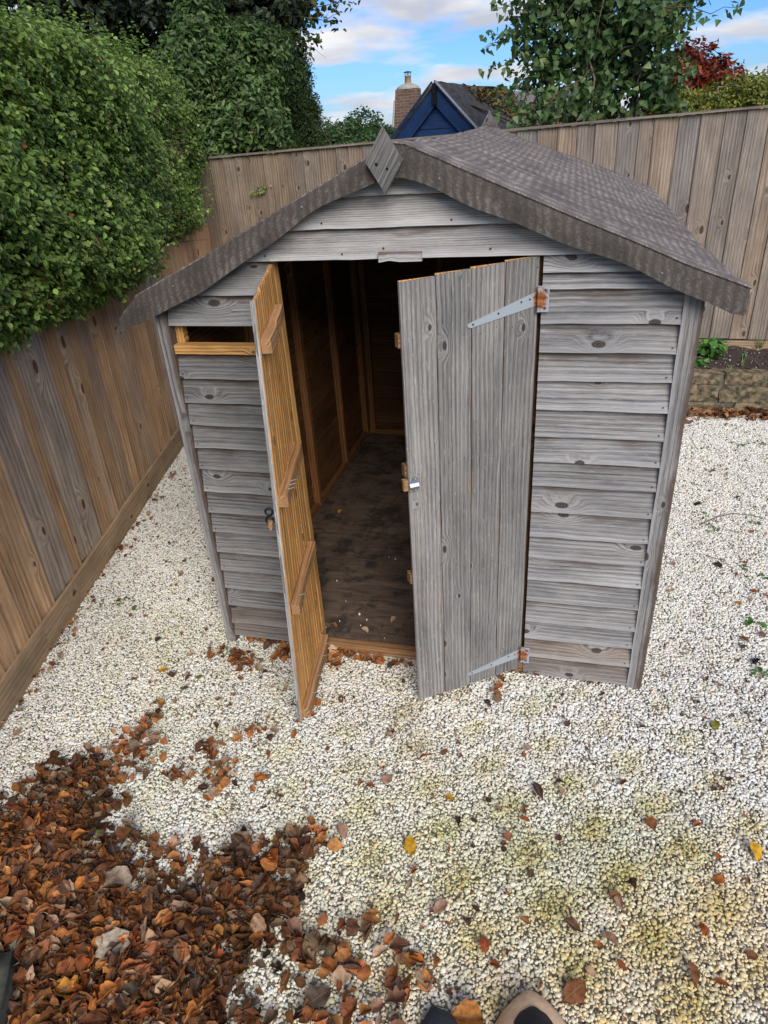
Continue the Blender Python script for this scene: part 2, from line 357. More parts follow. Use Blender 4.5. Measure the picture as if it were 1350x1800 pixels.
def rust_hinge():
    m, n, l = newmat('rust_stained_galvanised_steel')
    uv = n.new('ShaderNodeUVMap'); uv.uv_map = 'UVMap'; s = n.new('ShaderNodeSeparateXYZ'); l.new(uv.outputs[0], s.inputs[0])
    nz = noise(n, l, uv.outputs[0], 60, 4)
    du = mth(n, l, 'MULTIPLY', s.outputs[0], 32); dv = mth(n, l, 'MULTIPLY', s.outputs[1], 20)
    dd = mth(n, l, 'SQRT', mth(n, l, 'ADD', mth(n, l, 'MULTIPLY', du, du), mth(n, l, 'MULTIPLY', dv, dv)))
    f = mr(n, l, mth(n, l, 'ADD', dd, mth(n, l, 'MULTIPLY', mth(n, l, 'SUBTRACT', nz, .5), 1.6)), .95, .35)
    c = mixc(n, l, f, (.50, .54, .57), ramp_out(n, l, nz, [(.35, (.07, .02, .01)), (.6, (.38, .13, .03))]))
    b = n.new('ShaderNodeBsdfPrincipled'); l.new(c, b.inputs['Base Color'])
    l.new(mth(n, l, 'MULTIPLY_ADD', f, .4, .42), b.inputs['Roughness']); l.new(mth(n, l, 'MULTIPLY_ADD', f, -.5, .5), b.inputs['Metallic'])
    o = n.new('ShaderNodeOutputMaterial'); l.new(b.outputs[0], o.inputs[0]); return m
M['rust'] = rust_hinge()

def felt():
    m, n, l = newmat('mineral_roofing_felt')
    uv = n.new('ShaderNodeUVMap'); uv.uv_map = 'UVMap'; s = n.new('ShaderNodeSeparateXYZ'); l.new(uv.outputs[0], s.inputs[0])
    u, v = s.outputs[0], s.outputs[1]            # u along the ridge (m), v down the slope (m)
    w = noise(n, l, comb(n, l, mth(n, l, 'MULTIPLY', u, 7), mth(n, l, 'MULTIPLY', v, 7)), 1.0, 4)
    w2 = noise(n, l, comb(n, l, mth(n, l, 'MULTIPLY', u, 55), mth(n, l, 'MULTIPLY', v, 26)), 1.0, 4, .65)
    w3 = noise(n, l, comb(n, l, mth(n, l, 'MULTIPLY', u, 130), mth(n, l, 'MULTIPLY', v, 90)), 1.0, 3, .65)
    ph = mth(n, l, 'ADD', mth(n, l, 'MULTIPLY', v, 200), mth(n, l, 'MULTIPLY', w, 9))
    rip = mth(n, l, 'SINE', mth(n, l, 'ADD', ph, mth(n, l, 'MULTIPLY', w2, 8)))
    rip = mth(n, l, 'MULTIPLY', mth(n, l, 'MULTIPLY', rip, mr(n, l, w3, .35, .62)), mr(n, l, w, .25, .6, .35, 1.2))
    band = mth(n, l, 'SINE', mth(n, l, 'ADD', mth(n, l, 'MULTIPLY', u, 34), mth(n, l, 'MULTIPLY', w, 5)))
    fine = noise(n, l, comb(n, l, mth(n, l, 'MULTIPLY', u, 420), mth(n, l, 'MULTIPLY', v, 420)), 1.0, 3, .7)
    t = mth(n, l, 'MULTIPLY', rip, mth(n, l, 'MULTIPLY_ADD', band, .05, .13))
    t = mth(n, l, 'ADD', t, mth(n, l, 'MULTIPLY_ADD', band, .05, .47))
    t = mth(n, l, 'ADD', t, mth(n, l, 'MULTIPLY', mth(n, l, 'SUBTRACT', fine, .5), 1.0))
    t = mth(n, l, 'ADD', t, mth(n, l, 'MULTIPLY', mth(n, l, 'SUBTRACT', w3, .5), .35))
    t = mth(n, l, 'ADD', t, mth(n, l, 'MULTIPLY', mth(n, l, 'SUBTRACT', w, .5), .5))
    c = ramp_out(n, l, t, [(.22, (.055, .045, .040)), (.5, (.19, .158, .136)), (.8, (.42, .36, .31))])
    val = oattr(n, 'val').outputs['Fac']
    vm = n.new('ShaderNodeVectorMath'); vm.operation = 'SCALE'; l.new(c, vm.inputs[0]); l.new(val, vm.inputs['Scale'])
    b = n.new('ShaderNodeBsdfPrincipled'); l.new(vm.outputs[0], b.inputs['Base Color']); b.inputs['Roughness'].default_value = .9; b.inputs['Specular IOR Level'].default_value = .25
    bp = n.new('ShaderNodeBump'); bp.inputs['Strength'].default_value = .5; bp.inputs['Distance'].default_value = .002; l.new(mth(n, l, 'ADD', fine, mth(n, l, 'MULTIPLY', rip, .3)), bp.inputs['Height']); l.new(bp.outputs[0], b.inputs['Normal'])
    o = n.new('ShaderNodeOutputMaterial'); l.new(b.outputs[0], o.inputs[0]); return m
M['felt'] = felt()

def floor_mat():
    m, n, l = newmat('dirty_dark_plywood')
    t = n.new('ShaderNodeTexCoord'); mp = n.new('ShaderNodeMapping'); mp.inputs['Scale'].default_value = (1.6, 9, 1); l.new(t.outputs['Object'], mp.inputs[0])
    g = noise(n, l, mp.outputs[0], 3.0, 6, .65, .8); st = noise(n, l, t.outputs['Object'], 6.5, 9, .72); sp_ = noise(n, l, t.outputs['Object'], 60, 3, .6)
    c = ramp_out(n, l, g, [(.3, (.06, .045, .034)), (.55, (.16, .11, .078)), (.75, (.27, .19, .135))])
    c = mixc(n, l, mth(n, l, 'MULTIPLY', mr(n, l, st, .46, .60), .8), c, (.018, .015, .013))
    c = mixc(n, l, mth(n, l, 'MULTIPLY', mr(n, l, st, .44, .36), .45), c, (.15, .13, .11))
    c = mixc(n, l, mth(n, l, 'MULTIPLY', mr(n, l, sp_, .64, .70), .5), c, (.2, .17, .14))
    b = n.new('ShaderNodeBsdfPrincipled'); l.new(c, b.inputs['Base Color']); l.new(mr(n, l, st, .4, .6, .5, .85), b.inputs['Roughness'])
    bp = n.new('ShaderNodeBump'); bp.inputs['Strength'].default_value = .4; bp.inputs['Distance'].default_value = .003; l.new(g, bp.inputs['Height']); l.new(bp.outputs[0], b.inputs['Normal'])
    o = n.new('ShaderNodeOutputMaterial'); l.new(b.outputs[0], o.inputs[0]); return m
M['floor'] = floor_mat()

def pebble_mat():
    m, n, l = newmat('white_spar_pebble')
    a = oattr(n, 'col', 'INSTANCER'); g = n.new('ShaderNodeNewGeometry')
    t = n.new('ShaderNodeTexCoord')
    f = noise(n, l, g.outputs['Position'], 240, 3, .6)
    c = mixc(n, l, 1.0, a.outputs['Color'], ramp_out(n, l, f, [(.3, (.8, .79, .77)), (.65, (1.08, 1.08, 1.08))]), 'MULTIPLY')
    b = n.new('ShaderNodeBsdfPrincipled'); l.new(c, b.inputs['Base Color']); b.inputs['Roughness'].default_value = .55; b.inputs['Specular IOR Level'].default_value = .4
    o = n.new('ShaderNodeOutputMaterial'); l.new(b.outputs[0], o.inputs[0]); return m
M['pebble'] = pebble_mat()

def brick_mat():
    m, n, l = newmat('old_red_brickwork')
    uv = n.new('ShaderNodeUVMap'); uv.uv_map = 'UVMap'
    br = n.new('ShaderNodeTexBrick'); l.new(uv.outputs[0], br.inputs['Vector']); br.inputs['Scale'].default_value = 1.0
    br.inputs['Brick Width'].default_value = .225; br.inputs['Row Height'].default_value = .075; br.inputs['Mortar Size'].default_value = .008
    br.inputs['Color1'].default_value = (.12, .060, .040, 1); br.inputs['Color2'].default_value = (.19, .10, .06, 1); br.inputs['Mortar'].default_value = (.20, .18, .155, 1)
    br.inputs['Bias'].default_value = -.1
    f = noise(n, l, uv.outputs[0], 1.6, 5); c = mixc(n, l, 1.0, br.outputs[0], ramp_out(n, l, f, [(.35, (.65, .62, .6)), (.65, (1.3, 1.3, 1.2))]), 'MULTIPLY')
    b = n.new('ShaderNodeBsdfPrincipled'); l.new(c, b.inputs['Base Color']); b.inputs['Roughness'].default_value = .9
    bp = n.new('ShaderNodeBump'); bp.inputs['Strength'].default_value = .6; bp.inputs['Distance'].default_value = -.01; l.new(br.outputs['Fac'], bp.inputs['Height']); l.new(bp.outputs[0], b.inputs['Normal'])
    o = n.new('ShaderNodeOutputMaterial'); l.new(b.outputs[0], o.inputs[0]); return m
M['brick'] = brick_mat()
def mossroof():
    m, n, l = newmat('mossy_dark_roof_felt')
    t = n.new('ShaderNodeTexCoord'); a = noise(n, l, t.outputs['Object'], 1.6, 5); b2 = noise(n, l, t.outputs['Object'], 14, 5)
    c = ramp_out(n, l, b2, [(.3, (.022, .020, .019)), (.7, (.085, .078, .07))])
    c = mixc(n, l, mth(n, l, 'MULTIPLY', mr(n, l, a, .5, .6), .8), c, ramp_out(n, l, b2, [(.35, (.16, .07, .02)), (.6, (.12, .13, .03))]))
    b = n.new('ShaderNodeBsdfPrincipled'); l.new(c, b.inputs['Base Color']); b.inputs['Roughness'].default_value = .92
    bp = n.new('ShaderNodeBump'); bp.inputs['Strength'].default_value = .9; bp.inputs['Distance'].default_value = .03; l.new(b2, bp.inputs['Height']); l.new(bp.outputs[0], b.inputs['Normal'])
    o = n.new('ShaderNodeOutputMaterial'); l.new(b.outputs[0], o.inputs[0]); return m
M['mossroof'] = mossroof()
def grass_mat(name, c1, c2, sc_):
    m, n, l = newmat(name); g = n.new('ShaderNodeNewGeometry'); f = noise(n, l, g.outputs['Position'], sc_, 6)
    c = ramp_out(n, l, f, [(.35, c1), (.65, c2)])
    b = n.new('ShaderNodeBsdfPrincipled'); l.new(c, b.inputs['Base Color']); b.inputs['Roughness'].default_value = .95
    bp = n.new('ShaderNodeBump'); bp.inputs['Distance'].default_value = .01; l.new(f, bp.inputs['Height']); l.new(bp.outputs[0], b.inputs['Normal'])
    o = n.new('ShaderNodeOutputMaterial'); l.new(b.outputs[0], o.inputs[0]); return m
M['ground'] = grass_mat('rough_grass_ground', (.03, .05, .015), (.07, .09, .03), 3)
M['subbase'] = grass_mat('grey_gravel_subbase', (.34, .30, .20), (.62, .58, .46), 90)

# ------------------------------------------------------------------ the ground
def sheet(name, pts, z, mat, kind='structure'):
    o = mesh(name, [(p[0], p[1], z) for p in pts], [tuple(range(len(pts)))], mat); o['kind'] = kind; return o
S_ = 1500
sheet('ground', [(-S_, -S_), (S_, -S_), (S_, S_), (-S_, S_)], -0.06, M['ground'])
LF0, LF1 = np.array([-0.42, -2.1]), np.array([-1.87, 4.04])          # foot of the left fence
BF0, BF1 = np.array([-1.87, 4.04]), np.array([6.0, 3.46])            # foot of the back fence
sheet('gravel_bed_base', [(LF0[0] + .02, -2.1), (5.0, -2.1), (5.0, 3.2), (2.3, 3.2), (2.3, 3.68), (-1.80, 3.98)], -0.012, M['subbase'])

# pebbles: instanced real stones
def pebble_sources(k, nm):
    out = []
    for i in range(k):
        bm = bmesh.new(); bmesh.ops.create_icosphere(bm, subdivisions=2, radius=.5)
        r = random.Random(100 + i); s = (1, r.uniform(.62, .9), r.uniform(.5, .75))
        cuts = [(Vector((r.gauss(0, 1), r.gauss(0, 1), r.gauss(0, 1))).normalized(), r.uniform(.26, .42)) for _ in range(7)]
        for v in bm.verts:
            for nn, dd in cuts:                                   # chipped faces
                k_ = v.co.dot(nn)
                if k_ > dd: v.co -= nn * (k_ - dd) * .85
            v.co = Vector((v.co.x * s[0], v.co.y * s[1], v.co.z * s[2])) * 1.12
        me = bpy.data.meshes.new(nm); bm.to_mesh(me); bm.free(); me.polygons.foreach_set('use_smooth', [True] * len(me.polygons)); me.materials.append(M['pebble'])
        out.append(bpy.data.objects.new(nm, me))
    return out
def instancer(name, P, rot, scl, idx, col, sources, mat=None):
    me = bpy.data.meshes.new(name); n_ = len(P); me.vertices.add(n_); me.vertices.foreach_set('co', np.asarray(P, np.float32).ravel())
    for nm, typ, dat, key in (('rot', 'FLOAT_VECTOR', rot, 'vector'), ('scl', 'FLOAT_VECTOR', scl, 'vector'), ('idx', 'INT', idx, 'value'), ('col', 'FLOAT_COLOR', col, 'color')):
        a = me.attributes.new(nm, typ, 'POINT'); a.data.foreach_set(key, np.asarray(dat, np.int32 if typ == 'INT' else np.float32).ravel())
    o = bpy.data.objects.new(name, me); COL.objects.link(o)
    c = bpy.data.collections.new(name + '_sources')
    for s_ in sources: c.objects.link(s_)
    ng = bpy.data.node_groups.new(name, 'GeometryNodeTree'); ng.interface.new_socket('Geometry', in_out='INPUT', socket_type='NodeSocketGeometry'); ng.interface.new_socket('Geometry', in_out='OUTPUT', socket_type='NodeSocketGeometry')
    n = ng.nodes; l = ng.links; gi = n.new('NodeGroupInput'); go = n.new('NodeGroupOutput')
    iop = n.new('GeometryNodeInstanceOnPoints'); ci = n.new('GeometryNodeCollectionInfo'); ci.inputs['Collection'].default_value = c
    ci.inputs['Separate Children'].default_value = True; ci.inputs['Reset Children'].default_value = True
    def na(nm, t): x = n.new('GeometryNodeInputNamedAttribute'); x.data_type = t; x.inputs['Name'].default_value = nm; return x.outputs['Attribute']
    e2r = n.new('FunctionNodeEulerToRotation')
    l.new(gi.outputs[0], iop.inputs['Points']); l.new(ci.outputs[0], iop.inputs['Instance']); iop.inputs['Pick Instance'].default_value = True
    l.new(na('idx', 'INT'), iop.inputs['Instance Index']); l.new(na('rot', 'FLOAT_VECTOR'), e2r.inputs[0]); l.new(e2r.outputs[0], iop.inputs['Rotation'])
    l.new(na('scl', 'FLOAT_VECTOR'), iop.inputs['Scale']); l.new(iop.outputs[0], go.inputs[0])
    mo = o.modifiers.new('instances', 'NODES'); mo.node_group = ng
    return o
def gpts(lst): return [gp(p)[:2] for p in lst]
# stained zones of the gravel: (photo place, radius m, colour multiplier, share)
GREEN = (.74, .79, .60); YEL = (1.0, .86, .58); BUFF = (.97, .94, .82); DIRT = (.55, .50, .38)
zones = [((300, 1130), .20, GREEN, .55), ((300, 1270), .12, GREEN, .5), ((250, 1400), .15, GREEN, .5), ((700, 1280), .10, DIRT, .5), ((740, 1230), .06, DIRT, .6),
         ((620, 1440), .2, GREEN, .35), ((830, 1440), .18, GREEN, .5), ((1080, 1490), .22, GREEN, .75), ((960, 1500), .2, GREEN, .5), ((1180, 1440), .18, GREEN, .4),
         ((1000, 1660), .15, GREEN, .5), ((1200, 1730), .16, GREEN, .65), ((1250, 1650), .25, YEL, .6), ((1330, 1600), .25, YEL, .55), ((1100, 1750), .25, YEL, .4),
         ((800, 1640), .3, BUFF, .6), ((620, 1600), .25, BUFF, .5), ((560, 1760), .3, BUFF, .7), ((1000, 1780), .3, YEL, .35), ((1220, 1300), .08, GREEN, .4), ((960, 1220), .07, GREEN, .7),
         ((620, 1170), .12, BUFF, .5), ((760, 1240), .15, BUFF, .4), ((1200, 1560), .15, GREEN, .35), ((1270, 1160), .1, BUFF, .4), ((700, 1520), .15, GREEN, .35), ((900, 1560), .2, GREEN, .45),
         ((1240, 1700), .3, BUFF, .6), ((480, 1330), .15, GREEN, .3), ((900, 1600), .7, BUFF, .5), ((1150, 1700), .6, YEL, .28), ((600, 1500), .6, BUFF, .5), ((1300, 1450), .4, BUFF, .3), ((850, 1500), .5, GREEN, .2), ((1100, 1500), .4, GREEN, .2), ((1200, 1720), .5, YEL, .3), ((350, 1350), .4, GREEN, .2), ((700, 1640), .5, BUFF, .6), ((250, 1150), .5, BUFF, .35), ((780, 1320), .4, BUFF, .35)]
def make_gravel():
    sp_ = .0087
    xs = np.arange(-1.9, 4.0, sp_); ys = np.arange(-1.85, 3.7, sp_ * .9)
    X, Y = np.meshgrid(xs, ys); X = X.ravel(); Y = Y.ravel()
    X = X + rs.uniform(-.55, .55, X.size) * sp_; Y = Y + rs.uniform(-.55, .55, X.size) * sp_
    fx = LF0[0] + (Y - LF0[1]) / (LF1[1] - LF0[1]) * (LF1[0] - LF0[0])
    keep = (X > fx + .03) & ~((X > .03) & (X < 1.80) & (Y > .03) & (Y < 2.4)) & ~((X > 2.2) & (Y > 3.16))
    P = np.stack([X, Y, np.zeros_like(X)], 1) - CAM; zc = P @ F_; px = 675 + FPX * (P @ R_) / zc; py = 900 - FPX * (P @ U_) / zc
    keep &= (px > -160) & (px < 1510) & (py < 1990)
    X, Y = X[keep], Y[keep]; n_ = len(X)
    lump = .006 * np.sin(X * 9 + 1.3 * np.sin(Y * 5)) * np.sin(Y * 8 + X * 3) + .004 * np.sin(X * 31 + Y * 17)
    Z = lump * .6 + rs.uniform(-.002, .0024, n_)
    s = rs.lognormal(math.log(.0110), .27, n_); s = np.clip(s, .005, .022)
    col = np.ones((n_, 3)) * np.array([.83, .805, .725]); k = rs.uniform(0, 1, n_)
    b = rs.normal(1, .10, n_)[:, None]
    col *= b
    col[k < .10] *= (1.0, .90, .74); col[(k > .10) & (k < .17)] *= (.88, .93, .95); col[(k > .17) & (k < .22)] *= (.62, .58, .5); col[(k > .22) & (k < .27)] *= (1.0, .9, .88)
    col[(k > .97)] *= (.25, .21, .17)
    sl_ = np.sin(X * 2.1 + 3 * np.sin(Y * 1.7)) * np.sin(Y * 2.7 + 1.1)
    col *= (1 + .04 * sl_)[:, None]
    for (pp, r, c, sh) in zones:
        g = gp(pp); d = np.hypot(X - g[0], (Y - g[1]) * 1.1) / r * (1 + .25 * np.sin(X * 23 + Y * 11) + .25 * np.sin(Y * 29 - X * 19))
        w = np.clip((1.6 - d) * .6, 0, 1) * sh * .75 * rs.uniform(.0, 2.0, n_); w = np.clip(w, 0, 1)[:, None]
        col = col * (1 - w) + col * np.array(c) * w
    col = np.clip(col, .01, .88); col = np.concatenate([col, np.ones((n_, 1))], 1)
    rot = np.stack([rs.normal(0, .35, n_), rs.normal(0, .35, n_), rs.uniform(0, 6.28, n_)], 1)
    scl = np.stack([s, s * rs.uniform(.85, 1.1, n_), s * rs.uniform(.85, 1.15, n_)], 1)
    o = instancer('gravel', np.stack([X, Y, Z], 1), rot, scl, rs.randint(0, 12, n_), col, pebble_sources(12, 'pebble'))
    o['kind'] = 'stuff'; tag(o, 'white and cream spar gravel covering the garden floor', 'gravel'); print('pebbles', n_)
make_gravel()

# ------------------------------------------------------------------ the shed
W = 1.83; DEP = 2.42; FR = (0, -1, 0)
shed = tag(empty('garden_shed', (0, 0, 0)), 'weathered grey wooden apex shed with felt roof and both doors standing open', 'shed')
SH = shed
# roof profile measured on the front: x -> z of the top of the felt
TX = [-.045, .136, .335, .521, .693, .91, .955, 1.143, 1.33, 1.449, 1.618, 1.769, 1.955]
TZ = [1.606, 1.685, 1.771, 1.857, 1.933, 2.030, 2.024, 1.942, 1.861, 1.810, 1.741, 1.674, 1.604]
BX = [-.056, .064, .221, .381, .514, .657, .772, .877, .937, 1.034, 1.153, 1.447, 1.626, 1.771, 1.916]
BZ = [1.506, 1.549, 1.618, 1.699, 1.775, 1.857, 1.901, 1.936, 1.938, 1.908, 1.850, 1.734, 1.667, 1.598, 1.530]
def ftop(x): return float(np.interp(x, TX, TZ))
GLX = lambda z: (z + .012 - 1.525) / .500                      # left gable edge x at height z (hidden behind the felt)
def gl(z): return max(.0, float(np.interp(z + .03, TZ[:6], TX[:6])))
def gr(z): return min(W - .0, float(np.interp(z + .03, TZ[5:][::-1], TX[5:][::-1])))
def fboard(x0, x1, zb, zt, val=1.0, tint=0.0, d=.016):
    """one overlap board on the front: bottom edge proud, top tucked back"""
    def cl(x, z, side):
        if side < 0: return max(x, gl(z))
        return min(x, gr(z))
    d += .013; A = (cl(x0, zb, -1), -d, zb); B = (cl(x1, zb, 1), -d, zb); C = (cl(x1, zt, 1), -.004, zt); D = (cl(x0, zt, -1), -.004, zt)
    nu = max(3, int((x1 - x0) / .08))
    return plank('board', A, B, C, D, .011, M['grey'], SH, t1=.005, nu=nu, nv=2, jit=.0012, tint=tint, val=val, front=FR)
OV = .022
# gable and header boards
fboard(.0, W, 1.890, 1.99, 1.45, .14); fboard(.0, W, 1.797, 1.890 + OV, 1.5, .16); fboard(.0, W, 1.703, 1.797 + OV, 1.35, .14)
# right of the doors
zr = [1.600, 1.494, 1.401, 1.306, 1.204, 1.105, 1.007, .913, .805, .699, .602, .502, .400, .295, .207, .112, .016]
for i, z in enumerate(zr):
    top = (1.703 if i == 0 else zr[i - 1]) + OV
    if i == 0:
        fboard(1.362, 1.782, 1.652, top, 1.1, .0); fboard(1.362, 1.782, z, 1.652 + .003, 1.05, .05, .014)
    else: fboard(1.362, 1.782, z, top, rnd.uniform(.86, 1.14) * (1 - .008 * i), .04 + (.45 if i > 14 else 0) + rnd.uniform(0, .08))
# left of the doors
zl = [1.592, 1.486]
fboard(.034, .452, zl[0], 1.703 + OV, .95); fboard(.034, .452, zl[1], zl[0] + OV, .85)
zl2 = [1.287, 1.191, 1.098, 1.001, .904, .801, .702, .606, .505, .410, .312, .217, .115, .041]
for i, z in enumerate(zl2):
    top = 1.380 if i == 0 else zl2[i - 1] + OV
    fboard(.034, .452, z, top, rnd.uniform(.60, .76), .02 + (.5 if i > 11 else 0) + rnd.uniform(0, .05))  # darker tone: shade of the open left door put into the colour
# corner posts, door frame
def vpost(name, x0, x1, y, z0, z1, t, mat, val=1.0, tint=0.0, par=None, jit=.001):
    return plank(name, (x0, y, z0), (x0, y, z1), (x1, y, z1), (x1, y, z0), t, mat, par or SH, nu=14, nv=1, jit=jit, front=FR, val=val, tint=tint)
vpost('corner_post', -.012, .034, -.030, .0, 1.60, .045, M['grey'], .85, .05); vpost('corner_post', 1.782, 1.838, -.030, .0, 1.60, .05, M['grey'], .9, .12)
vpost('door_jamb', .43, .462, .012, .03, 1.70, .032, M['orange']); vpost('door_jamb', 1.348, 1.38, .012, .03, 1.70, .032, M['inside'], .6)  # right jamb darkened, the shade of the gap put into its colour
bar('door_header', (.40, .04, 1.715), (1.41, .04, 1.715), .03, .045, (0, 0, 1), M['inside'], SH)
bar('threshold', (.44, -.004, .035), (1.36, -.004, .035), .035, .045, (0, 0, 1), M['ledge'], SH, val=.75)
# window slot left of the doors: frame and sill
bar('window_sill', (.036, -.006, 1.398), (.452, -.006, 1.398), .04, .034, (0, 0, 1), M['orange'], SH, val=1.15)
vpost('window_stud', .036, .068, .006, 1.415, 1.50, .03, M['orange'], 1.1); vpost('window_stud', .39, .42, .05, 1.40, 1.60, .03, M['inside'])
# small turn-block on the header
plank('turn_block', (.845, -.044, 1.697), (.985, -.044, 1.694), (.985, -.042, 1.722), (.845, -.042, 1.726), .02, M['grey'], SH, nu=4, front=FR, val=1.4)
# side and back walls (outside boards double as the inner lining)
for side, xx, nrm in ((0, 0.0, (-1, 0, 0)), (1, W, (1, 0, 0))):
    for i in range(16):
        z0 = .02 + i * .1; z1 = min(z0 + .12, 1.62); sx = -.006 if side == 0 else .006
        plank('board', (xx + sx, .02, z0), (xx + sx, DEP, z0), (xx, DEP, z1), (xx, .02, z1), .012, M['grey'], SH, nu=4, jit=.001, front=nrm, val=.85)
        ix = .014 if side == 0 else W - .014
        plank('inner_board', (ix, .05, z0), (ix, DEP - .02, z0), (ix + (.004 if side == 0 else -.004), DEP - .02, z0 + .098), (ix + (.004 if side == 0 else -.004), .05, z0 + .098), .006, M['inside'], SH, nu=3, jit=.0005, front=tuple(-c for c in nrm), val=rnd.uniform(.65, 1.0))  # side lining toned down, shade of the interior put into its colour
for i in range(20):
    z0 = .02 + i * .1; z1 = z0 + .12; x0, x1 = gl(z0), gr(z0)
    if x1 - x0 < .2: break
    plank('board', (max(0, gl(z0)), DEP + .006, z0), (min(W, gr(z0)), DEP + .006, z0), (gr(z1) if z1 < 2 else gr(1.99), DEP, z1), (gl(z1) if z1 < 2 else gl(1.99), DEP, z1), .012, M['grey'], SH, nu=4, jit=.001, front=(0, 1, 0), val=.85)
    plank('inner_board', (max(.02, gl(z0)), DEP - .014, z0), (min(W - .02, gr(z0)), DEP - .014, z0), (min(W - .02, gr(z0 + .098)), DEP - .018, z0 + .098), (max(.02, gl(z0 + .098)), DEP - .018, z0 + .098), .006, M['inside'], SH, nu=3, jit=.0005, front=FR, val=rnd.uniform(.5, .75))  # back lining toned darkest, the shed's inner shade painted into it
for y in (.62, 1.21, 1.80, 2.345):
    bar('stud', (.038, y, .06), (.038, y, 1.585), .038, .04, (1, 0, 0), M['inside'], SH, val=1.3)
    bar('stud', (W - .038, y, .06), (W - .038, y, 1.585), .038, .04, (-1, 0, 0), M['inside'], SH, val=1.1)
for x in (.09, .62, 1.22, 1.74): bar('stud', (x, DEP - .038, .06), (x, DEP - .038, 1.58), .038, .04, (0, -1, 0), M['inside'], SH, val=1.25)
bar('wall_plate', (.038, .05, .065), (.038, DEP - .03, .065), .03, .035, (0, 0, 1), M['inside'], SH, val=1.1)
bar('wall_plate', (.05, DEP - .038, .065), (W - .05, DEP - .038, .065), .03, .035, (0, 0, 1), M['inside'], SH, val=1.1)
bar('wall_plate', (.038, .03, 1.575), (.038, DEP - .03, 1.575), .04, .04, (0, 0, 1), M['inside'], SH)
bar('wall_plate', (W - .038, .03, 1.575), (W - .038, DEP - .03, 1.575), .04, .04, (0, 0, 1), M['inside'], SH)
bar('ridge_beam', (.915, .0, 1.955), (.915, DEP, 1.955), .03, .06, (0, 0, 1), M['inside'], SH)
fl = mesh('floor_panel', [(.02, .012, .048), (W - .02, .012, .048), (W - .02, DEP - .02, .048), (.02, DEP - .02, .048), (.02, .012, .03), (W - .02, .012, .03), (W - .02, DEP - .02, .03), (.02, DEP - .02, .03)],
          [(0, 1, 2, 3), (7, 6, 5, 4), (0, 4, 5, 1), (1, 5, 6, 2), (2, 6, 7, 3), (3, 7, 4, 0)], M['floor'], SH)

# roof: one felt-covered slope each side
def slope(side):
    nx, ny = 26, 40; Y0, Y1 = -.072, 2.66; V = []; uv = []
    if side > 0: xa, xb = .912, 1.955
    else: xa, xb = .912, -.045
    for j in range(ny + 1):
        t = j / ny; y = Y0 + (Y1 - Y0) * t
        for i in range(nx + 1):
            s_ = i / nx; x = xa + (xb - xa) * s_
            if side > 0 and s_ > .9: x -= min(t * 5, 1) * .05 * (s_ - .9) / .1     # the corner flares at the front
            z = ftop(x); zr_ = 2.045 - abs(x - .90) * .395
            z = z * (1 - min(1, t * 1.6)) + zr_ * min(1, t * 1.6)
            z -= .016 * math.sin(math.pi * t) * (1 - s_ * .3)
            z += (.0035 * math.sin(y * 13 + x * 3) * math.sin(x * 9) + .0025 * math.sin(y * 31 + 4 * x)) * min(1, (y + .072) / .12)
            if j > 2: z += .003 * max(0, 1 - abs(y - .155) / .02) - .004 * (y < .155)
            for ys_ in (.62, 1.15, 1.7, 2.2): z += .0045 * max(0, 1 - abs(y - ys_ - .02 * math.sin(x * 4)) / .035)
            V.append((x, y, z)); uv.append((y + 5, abs(x - xa) * 1.09 + side * 3 + 10))
    k = nx + 1; n0 = len(V)
    V += [(x, y, z - .010) for (x, y, z) in V]; uv += uv
    Fc = []
    for j in range(ny):
        for i in range(nx):
            a = j * k + i; q = (a, a + 1, a + k + 1, a + k) if side > 0 else (a, a + k, a + k + 1, a + 1)
            Fc.append(q); Fc.append(tuple(n0 + w for w in q[::-1]))
    rim = [i for i in range(k)] + [j * k + nx for j in range(1, ny + 1)] + [ny * k + i for i in range(nx - 1, -1, -1)] + [j * k for j in range(ny - 1, 0, -1)]
    for a, b in zip(rim, rim[1:] + rim[:1]): Fc.append((b, a, n0 + a, n0 + b) if side > 0 else (a, b, n0 + b, n0 + a))
    o = mesh('roof_felt', V, Fc, M['felt'], SH, uv, smooth=True); o['val'] = 1.0; sharpen(o); return o
slope(1); slope(-1)
def lap_strip():
    V = []; uv = []; nx = 26
    for i in range(nx + 1):
        x = .915 + (1.95 - .915) * i / nx
        for j, y in enumerate((-.0775, .0, .07, .115)):
            z = ftop(x); t = (y + .072) / 2.732; zr_ = 2.045 - abs(x - .90) * .395; z = z * (1 - t * 1.6) + zr_ * t * 1.6 - .016 * math.sin(math.pi * t) + (.0035 * math.sin(y * 13 + x * 3) * math.sin(x * 9) + .0025 * math.sin(y * 31 + 4 * x)) * max(0, min(1, (y + .072) / .12))
            V.append((x - (min(t * 5, 1) * .05 * max(0, i / nx - .9) / .1), y + .006 * math.sin(x * 17) * (j == 3), z + .0045)); uv.append((x * 2, y * .35 + 60))
    n0 = len(V); V += [(x, y, z - .004) for x, y, z in V]; uv += uv; Fc = []
    for i in range(nx):
        for j in range(3): a = i * 4 + j; q = (a, a + 4, a + 5, a + 1); Fc += [q, tuple(n0 + w for w in q[::-1])]
        Fc += [(i * 4 + 3, i * 4 + 7, n0 + i * 4 + 7, n0 + i * 4 + 3), (i * 4 + 4, i * 4, n0 + i * 4, n0 + i * 4 + 4)]
    o = mesh('felt_lap', V, Fc, M['felt'], SH, uv, smooth=True); o['val'] = 1.05; sharpen(o)
lap_strip()
